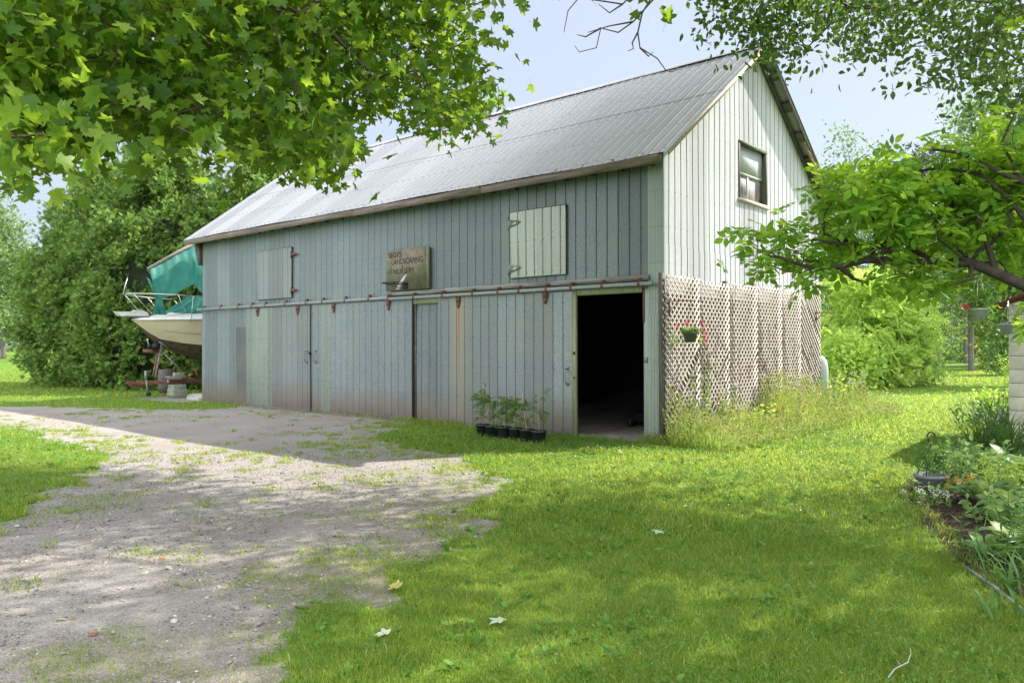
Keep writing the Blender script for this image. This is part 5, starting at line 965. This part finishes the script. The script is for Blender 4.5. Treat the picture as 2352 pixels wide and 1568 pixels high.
# six potted tomatoes
G3 = 'tomato plants in black pots along the right door'
spots = [(-3.02,-1.02,.72,1,'leftmost, tallest leafy'),(-2.76,-1.06,.50,0,'second from the left, short'),(-2.47,-1.07,.58,1,'third from the left, bushy'),(-2.18,-1.10,.56,1,'fourth from the left, leaning'),(-1.91,-1.14,.60,2,'fifth from the left, thick cane'),(-1.62,-1.18,.70,0,'rightmost, sparse and yellowing with a tall thin cane')]
for i, (x, y, h, dns, wd_) in enumerate(spots):
    t = empty('potted_tomato', (x, y, 0), f'tomato plant in black pot, {wd_}', 'potted plant', G3); r = .122
    pt = att(MB().lathe([(r*.80,0),(r*.84,.01),(r*.97,.17),(r*1.05,.172),(r*1.06,.205),(r*.99,.206),(r*.93,.165),(0,.165)], (x, y, .0), 28).build('pot', mt['black'], smooth=True), t)
    st_ = MB(); tx = x+(.02,.0,.03,-.06,-.10,.0)[i]; st_.tube([(x,y,.16),(x+(tx-x)*.5+.015,y,.16+h*.5),(tx,y+.01,.16+h*.92)], [.007,.006,.003], 6); att(st_.build('stem', ML['tomato']), t)
    ck = MB().tube([(x+.01,y-.01,.1),(tx+.01,y-.01,.2+h*(1.02 if i != 5 else 1.15))], .006 if i != 4 else .011, 6); att(ck.build('cane', mt['wood_tan']), t)
    n = (46,30,52,42,30,20)[i]; u = .15+.85*rng.random(n)**.8; ps = np.stack([x+(tx-x)*u+rng.normal(size=n)*.045, y+rng.normal(size=n)*.045, .18+h*u*.95+rng.normal(size=n)*.02], 1); a = rng.random(n)*6.28
    leaves('foliage', T_PI, ps, .115+.075*rng.random(n), ML['tomato'], t, upb=.5, droop=.45, dirs=np.stack([np.cos(a), np.sin(a), 0*a], 1)*1.6, jit=.3)
    if i in (4, 5): att(MB().blob((x+(.06 if i == 4 else -.13), y-.05, .16+h*(.62 if i == 4 else .40)), .026, i, .04, 10, 8).build('green_tomato', ML['hosta'], smooth=True), t)
# hanging basket of geraniums
def basket(name, c, r, h, matp, lab, top, plant, wires=True, seed=1):
    c = np.array(c, float); t = empty(name, tuple(c), lab, 'hanging basket'); att(MB().lathe([(r*.66,0),(r*.70,0),(r*.93,h*.86),(r*1.03,h*.87),(r*1.04,h),(r*.97,h),(r*.9,h*.82),(0,h*.82)], tuple(c), 26).build('pot', matp, smooth=True), t)
    if wires:
        q = MB()
        for k in range(3): a = k*2.1+.6; q.tube([c+[r*math.cos(a), r*math.sin(a), h], c+[0, 0, top]], .0025, 4)
        att(q.build('hanger_wires', mt['steel'] if seed != 1 else mt['blackiron']), t)
    return t
mt['greenpot'] = simple('dark_green_pot', (.07,.10,.07), .5, 0, .2, 8); mt['palepot'] = simple('pale_green_pot', (.30,.36,.27), .6, 0, .2, 6); mt['bluepot'] = simple('grey_blue_pot', (.36,.43,.44), .55, 0, .15, 6); mt['greypot'] = simple('grey_planter', (.17,.19,.19), .6, 0, .2, 6)
bc = np.array([.50, -.06, 1.625]); t = basket('hanging_basket', bc, .118, .16, mt['greenpot'], 'dark green hanging pot of red geraniums in front of the lattice', .60, None)
n = 230; a = rng.random(n)*6.28; rr = .13*rng.random(n)**.5; ps = np.stack([bc[0]+rr*np.cos(a), bc[1]+rr*np.sin(a), bc[2]+.15+.06*rng.random(n)], 1); leaves('foliage', T_DI, ps, .045+.02*rng.random(n), ML['weed'] if False else ML['hosta'], t, upb=.8, dirs=np.stack([np.cos(a), np.sin(a), .4+0*a], 1))
q = MB(); fl = []; tl_ = []
for dx_, dz, k in ((-.20,.16,1),(-.04,.24,1),(.06,.17,1),(.17,.24,1),(.19,.10,1),(.22,.02,1),(.24,-.05,1),(.05,-.02,1),(-.03,.22,1),(-.22,-.05,0),(-.27,-.10,0),(-.17,-.09,0),(.14,-.02,0),(.18,-.05,0),(-.24,.0,0)):
    e = bc+rt*dx_+np.array([0,0,.16+dz-.08])+fw*rng.normal()*.05; q.tube([bc+[0,0,.15], (bc+e)/2+[0,0,.10], e], .0025, 4, False); (fl if k else tl_).append(e)
att(q.build('stems', ML['hosta']), t); fp = np.repeat(np.array(fl), 26, 0); leaves('flowers', T_DI, fp+rng.normal(size=fp.shape)*.020, .026, ML['red'], t, upb=.2); fp = np.repeat(np.array(tl_), 9, 0); leaves('trailing_leaves', T_OV, fp+rng.normal(size=fp.shape)*.025, .05, ML['sumac'], t, upb=.4)
q = MB(); q.tube([(.50+.03*math.sin(u)*1., -.06, 2.245-.028*(1-math.cos(u))) for u in np.linspace(0, 4.6, 14)]+[(.50,-.06,2.13)], .005, 6); att(q.build('hook', mt['blackiron']), t)
# shed at the right edge
th = YAW+math.radians(37); f2 = np.array([math.sin(th), math.cos(th), 0]); r2 = np.array([math.cos(th), -math.sin(th), 0]); O2 = P(2317, 791, 12.); O2[2] = 0
def SP(a, b_, z): return O2+r2*a+f2*b_+np.array([0, 0, z])
shed = empty('garden_shed', tuple(O2), 'cream block shed with dark red roof edge cut by the right side of the picture', 'shed')
m, N, L, b = M('cream_painted_block'); L.new(ramp(N, L, noise(N, L, 5, 5), [(.3, (.44,.43,.34)), (.7, (.60,.585,.48))]), b.inputs['Base Color']); setp(b, rough=.8); bump(N, L, b, noise(N, L, 60, 3), .3, .004); mt['block'] = m
q = MB()
for j in range(11):
    z0 = .205*j-.02; z1 = z0+.199
    for (a0, a1, b0, b1) in ((0,.20,0,.2),): V = [SP(a, b_, z) for z in (z0, z1) for a, b_ in ((a0,b0),(a1,b0),(a1,b1),(a0,b1))]; q.add(V, [(3,2,1,0),(4,5,6,7),(0,1,5,4),(1,2,6,5),(2,3,7,6),(3,0,4,7)])
att(q.build('block_pier', mt['block'], bevel=.006), shed)
def sbox(name, a0, a1, b0, b1, z0, z1, mat, zs=0.):
    V = [SP(a, b_, z+zs*(a)) for z in (z0, z1) for a, b_ in ((a0,b0),(a1,b0),(a1,b1),(a0,b1))]; return att(MB().add(V, [(3,2,1,0),(4,5,6,7),(0,1,5,4),(1,2,6,5),(2,3,7,6),(3,0,4,7)]).build(name, mat), shed)
sbox('side_wall', .006, .19, .2, 3.2, -.05, 2.22, mt['block']); sbox('back_wall', .19, 3.2, 3.05, 3.2, -.05, 2.4, mt['block']); sbox('far_wall', 3.2, 3.4, 0, 3.2, -.05, 2.22, mt['block'])
sbox('door_frame', .20, .24, .01, .12, 0, 2.2, mt['wood_dark']); sbox('door', .24, 1.5, .06, .1, 0, 2.1, mt['interior']); sbox('front_wall', 1.5, 3.2, .0, .16, -.05, 2.22, mt['block'])
mt['redroof'] = simple('dark_red_fascia', (.16,.03,.035), .45, 0, .3, 6)
att(MB().add([SP(.0,.0,2.215),SP(3.4,.0,2.215),SP(1.7,.0,2.96),SP(.0,.12,2.215),SP(3.4,.12,2.215),SP(1.7,.12,2.96)], [(0,1,2),(5,4,3),(0,2,5,3),(1,4,5,2)]).build('gable', mt['block']), shed)
for s in (0, 1):
    A = lambda a, b_, z: SP(a if s == 0 else 3.4-a, b_, z); V = [A(-.14,-.22,2.12),A(1.7,-.22,2.96),A(1.7,3.4,2.96),A(-.14,3.4,2.12),A(-.14,-.22,2.19),A(1.7,-.22,3.03),A(1.7,3.4,3.03),A(-.14,3.4,2.19)]
    att(MB().add(V, [(3,2,1,0),(4,5,6,7),(0,1,5,4),(1,2,6,5),(2,3,7,6),(3,0,4,7)]).build('roof_slope', mt['redroof']), shed)
e2 = Q(3780, 1130, 0) if False else None
# pots hanging at the right
pc = P(2247, 737, 7.3); t = basket('hanging_basket', pc, .083, .115, mt['palepot'], 'pale green pot of red flowers hanging from the boxelder limb', .5, None, seed=2)
n = 110; a = rng.random(n)*6.28; rr = .085*rng.random(n)**.5; ps = np.stack([pc[0]+rr*np.cos(a), pc[1]+rr*np.sin(a), pc[2]+.11+.12*rng.random(n)], 1); leaves('foliage', T_DI, ps, .04, ML['tomato'], t, upb=.5)
fp = np.repeat([pc+rt*-.125+np.array([0,0,.13])], 40, 0); leaves('flowers', T_DI, fp+rng.normal(size=fp.shape)*np.array([.022,.022,.012]), .022, ML['red'], t, upb=.4)
fp = np.repeat([pc+rt*-.07+np.array([0,0,.07])], 14, 0); leaves('trailing_leaves', T_OV, fp+rng.normal(size=fp.shape)*.03, .05, ML['tomato'], t)
pc = P(2316, 767, 11.3); t = basket('hanging_basket', pc, .118, .145, mt['bluepot'], 'grey blue pot of dry plants hanging under the shed eave', .46, None, seed=3)
leaves('dry_plants', T_LA, pc+np.array([0,0,.14])+rng.normal(size=(90, 3))*np.array([.06,.06,.008]), .06, mt['wood_fascia'], t, upb=1.2)
att(MB().tube([pc+[0,0,.46], SP(-.1,-.15,2.15)], .004, 5).build('eave_hook', mt['blackiron']), t)
# planter with hook at the bed corner
pc = np.array(list(PG(2138, 1128)[:2])+[.0]); t = empty('hook_planter', tuple(pc), 'grey round planter with black hanging hook standing at the bed corner', 'planter'); r = .172
att(MB().lathe([(r*.72,0),(r*.75,0),(r*.92,.15),(r*1.02,.155),(r*1.03,.185),(r*.96,.185),(r*.9,.15),(0,.15)], tuple(pc), 30).build('pot', mt['greypot'], smooth=True), t)
q = MB(); hz_ = .185
for k in range(3): a = k*2.09+.5; q.tube([pc+[r*math.cos(a), r*math.sin(a), hz_], pc+[0,0,.50]], .004, 5)
q.tube([pc+[0,0,.50], pc+[0,0,.53]], [.022,.01], 8); hk = [pc+[0,0,.53]]+[pc+np.array([0,0,.60])+rt*(.035*math.sin(u)-.0)+np.array([0,0,-.042*math.cos(u)]) for u in np.linspace(-.5, -.5-3.9, 12)]
q.tube([pc+[0,0,.52], pc+np.array([0,0,.56])-rt*.022, pc+np.array([0,0,.60])-rt*.038, pc+np.array([0,0,.635])-rt*.02, pc+np.array([0,0,.642])+rt*.012, pc+np.array([0,0,.625])+rt*.04, pc+np.array([0,0,.60])+rt*.043], .0085, 8); att(q.build('hanger_hook', mt['black'], smooth=True), t)
def whorl(base, h, parent, n=26, ls=.10):
    st_ = MB().tube([base, base+[0,0,h]], .004, 5); att(st_.build('stem', ML['lily']), parent); u = np.linspace(.25, 1, n); a = np.arange(n)*2.3; leaves('foliage', T_LA, np.stack([np.full(n, base[0]), np.full(n, base[1]), base[2]+h*u], 1), ls, ML['lily'], parent, upb=.1, dirs=np.stack([np.cos(a), np.sin(a), .9+0*a], 1)*1.6, jit=.15)
for dx_, h in ((-.12,.30),(-.05,.24),(-.06,.36),(.06,.22),(.12,.38),(.10,.25)): whorl(pc+rt*dx_+fw*rng.normal()*.04+[0,0,.14], h, t)
pc0 = pc.copy()
# bed plants
def bedpt(px, py, z=0.): p = PG(px/1.63265, py/1.63265, z); return (p[0], p[1], .01)
stemplant('alyssum', bedpt(3490,1900), 16, .15, T_DI, .035, ML['hosta'], 'mound of tiny white flowers before the hook planter', 'flowers', spread=.09, per=8, flowers=('white', .016, .02), seed=1)
stemplant('marigold', bedpt(3590,1855), 12, .17, T_PI, .07, ML['tomato'], 'marigolds with orange flowers right of the hook planter', 'flowers', spread=.10, per=8, flowers=('orange', .022, .012), seed=2)
stemplant('marigold', bedpt(3790,1650), 8, .3, T_PI, .09, ML['tomato'], 'marigolds farther back between the lilies at the right edge', 'flowers', spread=.12, per=8, flowers=('orange', .025, .015), seed=3)
tag(MB().lathe([(.05,0),(.055,0),(.065,.07),(.058,.07),(.05,.02)], bedpt(3612,1890), 16).build('nursery_pot', mt['black'], smooth=True), 'small empty black nursery pot in the bed', 'plant pot')
GH = 'hostas in the flower bed'
for i, (px, py, n, l, w_, lab) in enumerate(((3700,1900,24,.42,.16,'hosta with pale edged leaves, largest, above the bare mulch'),(3790,1800,22,.46,.17,'hosta with broad leaves at the right edge behind the largest one'),(3830,1960,20,.40,.15,'hosta cut by the right edge beside the largest one'),(3710,2110,16,.26,.11,'small hosta low in the bare mulch'),(3820,2080,18,.34,.12,'hosta with narrow leaves at the right edge above the mulch'))):
    clump('hosta', bedpt(px, py), n, l, w_, ML['hosta'], lab, 'plant', GH, seed=20+i, prof='broad', stalk=.38, e0=1.15, droop=1.5, segs=9, spread=.05)
GL = 'strappy lily clumps in the flower bed'
for i, (px, py, n, l, lab) in enumerate(((3700,1700,70,.72,'tall daylily clump with lilac bells, left of the back row'),(3790,1720,70,.75,'tall daylily clump with lilac bells at the right edge'),(3740,1640,60,.75,'daylily clump farthest back under the shed wall'),(3630,1790,40,.40,'short lily clump spilling to the lawn edge'),(3830,2230,34,.32,'small strappy clump at the right edge of the mulch'),(3835,2330,26,.26,'tiny strappy clump lowest at the right edge'))):
    clump('daylily', bedpt(px, py), n, l, .022, ML['lily'], lab, 'plant', GL, seed=40+i, e0=1.35, droop=1.3, spread=.10, flowers=('lilac', 7, l*1.05, .05, T_LA) if i < 3 else None)
GPX = 'tall leafy perennials in the bed'
for i, (px, py, n, h, ls, mt_, lab) in enumerate(((3720,1560,26,.62,.12,'sumac','bright lime perennial nearest the shed wall'),(3800,1560,26,.7,.12,'hosta','bright perennial at the right edge below the shed door'),(3650,1600,18,.55,.10,'bush','grey green perennial at the back left of the bed'),(3790,1470,22,1.35,.14,'sumac','tall lance-leaved perennial against the shed door'),(3770,1980,18,.34,.08,'bush','low grey green perennial between the hostas'),(3640,1830,22,.26,.07,'bush','low mound of small leaves behind the marigolds'),(3560,1760,20,.28,.07,'hosta','low bright mound behind the hook planter'),(3830,2140,18,.4,.09,'lily','dark leafy perennial at the right edge over the mulch'),(3690,1820,18,.5,.09,'bush','silvery perennial behind the largest hosta'),(3800,1880,20,.55,.10,'sumac','lime perennial between hostas at the right edge'))):
    stemplant('perennial', bedpt(px, py), n, h, T_LA if i % 2 else T_OV, ls, ML[mt_], lab, 'plant', GPX, spread=.16, per=12, seed=60+i, lean=.18)
# ground cover inside the bed
x = 3.6+3.6*rng.random(26000); y = -6+10*rng.random(26000); s_ = sdf(BED, x, y); bare = (np.exp(-(((x-4.85)/.42)**2+((y+3.75)/.9)**2))+np.exp(-(((x-5.45)/.5)**2+((y+4.9)/.8)**2))); pl_ = np.hypot(x-pc0[0], y-pc0[1]) < .42; k = (s_ > np.where(y < -2.3, .62, .06)) & ~pl_ & (rng.random(26000) > np.minimum(bare*1.25, .985)) & (rng.random(26000) < .75)
x, y = x[k], y[k]; o = leaves('ground_cover', T_OV, np.stack([x, y, .03+.13*rng.random(len(x))*ss(-3.4, -2.2, y)+.03*rng.random(len(x))], 1), .045+.04*rng.random(len(x)), ML['bush'], upb=.9); tag(o, 'low mixed ground cover in the flower bed', 'ground cover', kind='stuff')
x = 3.8+3*rng.random(9000); y = -7+6*rng.random(9000); k = sdf(BED, x, y) > .02; x, y = x[k], y[k]; o = leaves('mulch', T_DI, np.stack([x, y, .012+.02*rng.random(len(x))], 1), .02+.03*rng.random(len(x)), simple('bark_mulch', (.085,.05,.035), .95, 0, .7, 25), upb=2.5); tag(o, 'dark shredded bark mulch in the bed', 'mulch', kind='stuff')
eg = MB(); eg.tube([(5.25,-4.80,.02),(5.5,-5.2,.025),(5.75,-5.65,.02),(6.1,-6.2,.02)], .012, 6); tag(eg.build('bed_edging', mt['pipe'], smooth=True), 'thin grey edging strip along the lower bed edge', 'edging')
# weeds along the lattice
def weedband(name, n, xr, yr, hf, lab, tms=(T_LA, T_OV), mat='weed', stems=900):
    x = xr[0]+(xr[1]-xr[0])*rng.random(n)**1.4; y = yr[0]+(yr[1]-yr[0])*rng.random(n); h = hf(x, y)*rng.random(n)**.8; k = rng.random(n) < .35+.65*vnoise(x, y, .28, 71); x, y, h = x[k], y[k], h[k]
    V = leaves(name, tms[0], np.stack([x, y, .02+h], 1), .045+.05*rng.random(len(x)), ML[mat], upb=.3, dirs=np.tile([0,0,1.2], (len(x), 1))*.5)
    tag(V, lab, 'weeds', kind='stuff')
hfun = lambda x, y: (.24+.85*vnoise(x, y, .55, 81)**1.4*ss(1.6, .2, x)+.22*ss(2, 5, y)-.22*ss(5.8, 7.5, y))*(1-.5*ss(.7, 1.4, x))
weedband('tangled_weeds', 36000, (.18, 1.35), (-.35, 8.4), hfun, 'tangle of pale flowering weeds along the foot of the lattice')
x = .2+1.1*rng.random(7000)**1.3; y = -.3+8.6*rng.random(7000); hh_ = hfun(x, y)*(.5+.6*rng.random(7000)); o = blades('weed_stalks', x, y, 0*x, hh_, .006+0*x, ML['sumac'], .45); tag(o, 'tall grass stalks rising among the weeds by the lattice', 'grass', kind='stuff')
GW = 'weeds against the lattice'
for i, (y, x_, h, n, mt_, fl_, lab) in enumerate(((.15,.35,1.0,9,'weed','white','tall pale weed nearest the barn corner'),(.62,.32,1.35,10,'hosta','white','tallest climbing weed with white flower heads on the first lattice panel'),(1.3,.34,.85,10,'weed','white','feathery pale weed on the second lattice panel'),(2.2,.5,.55,12,'sumac',None,'dense green weed mound below the third lattice panel'),(3.1,.6,.6,12,'weed','red','reddish brown weed clump halfway along the lattice'),(4.2,.45,.9,10,'weed','lilac','weed with small lilac flowers below the fourth panel'),(5.4,.45,1.0,12,'hosta','lilac','tall weed with lilac flowers near the lattice end'),(6.4,.5,1.05,12,'sumac',None,'bright weed at the far end of the lattice'),(7.2,.6,.9,14,'weed','white','pale weed beyond the lattice end'))):
    stemplant('flowering_weed', (x_, y, 0), n, h, T_OV, .075, ML[mt_], lab, 'weed', GW, spread=.15, per=13, seed=90+i, lean=.16, flowers=(fl_, .022, .03) if fl_ else None)
# pale rounded tank behind the far end
tk = MB(); tkc = P(1885, 791, 17.6); tk.lathe([(.0,.0),(.14,.01),(.16,.1),(.16,1.0),(.15,1.12),(.12,1.24),(.06,1.32),(.0,1.34)], (tkc[0], tkc[1], .0), 28, False); tag(tk.build('rounded_tank', simple('pale_tank', (.42,.48,.45), .5, 0, .2, 4), smooth=True), 'pale grey rounded tank behind the weeds past the lattice end', 'tank')
# fallen leaves, twig, stones
GF = 'fallen leaves on the ground'
mt['leafpale'] = leafmat('fallen_pale_leaf', [(0,(.38,.44,.28)),(1,(.52,.55,.40))], (.4,.45,.25), .2); mt['leafbrown'] = leafmat('fallen_brown_leaf', [(0,(.28,.11,.05)),(1,(.35,.17,.07))], (.35,.15,.05), .2); mt['leafyel'] = leafmat('fallen_yellow_leaf', [(0,(.45,.38,.12)),(1,(.5,.42,.15))], (.5,.4,.1), .2)
for i, (px, py, c_, sz_, lab) in enumerate(((225,2328,'leafpale',.13,'pale green leaf on the gravel, lowest on the left beside a brown one'),(370,2362,'leafpale',.13,'pale green maple leaf on the gravel among grass tufts'),(232,2198,'leafpale',.10,'small pale leaf on the gravel above the two lowest ones'),(530,2164,'leafpale',.11,'pale leaf in the middle of the gravel'),(735,2152,'leafyel',.10,'yellowish leaf in the tufts of the drive centre'),(340,2394,'leafbrown',.09,'curled brown leaf below the pale maple leaf'),(268,2328,'leafbrown',.08,'brown leaf touching the pale lowest leaf'),(615,2108,'leafbrown',.09,'brown leaf on the bare middle gravel'),(325,2040,'leafbrown',.09,'narrow brown leaf on the upper left gravel'),(340,1988,'leafbrown',.09,'rust coloured leaf farther up on the left gravel'),(1085,1806,'leafbrown',.13,'brown curled leaf near the barn shadow edge'),(1500,2225,'leafyel',.15,'yellow leaf at the edge of gravel and grass'),(1890,2350,'leafpale',.16,'large pale leaf lying in the middle lawn'),(1462,2402,'leafpale',.15,'pale leaf in the lower lawn left of the large one'),(2475,2010,'leafpale',.14,'pale leaf in the lawn toward the right'),(1790,2008,'leafpale',.11,'pale leaf on the bare dirt edge of the drive'),(1790,1792,'leafyel',.11,'yellow leaf on the sunlit drive by the lawn'),(2445,1818,'leafbrown',.11,'brown leaf on the lawn before the doorway'),(690,2160,'leafpale',.10,'pale leaf right of the middle gravel one'))):
    p = PG(px/1.63265, py/1.63265); lawn_ = float(gravelness(p[0], p[1])) < .5
    o = leaves('fallen_leaf', T_MA, [(0,0,0)], [sz_*.6], mt[c_], upb=3.); o.location = (p[0], p[1], .05 if lawn_ else .018); tag(o, lab, 'fallen leaf', GF)
tq = MB(); tq.tube([P2 for P2 in [PG(2040,1555,.04), PG(2055,1535,.05), PG(2085,1520,.05), PG(2092,1500,.06), PG(2090,1485,.05)]], [.003,.003,.003,.0025,.002], 5); tq.tube([PG(2070,1528,.05), PG(2060,1515,.06)], .0025, 4); tag(tq.build('fallen_twig', mt['concrete'], smooth=True), 'bleached twig lying in the grass near the lower right', 'twig')
#@@END
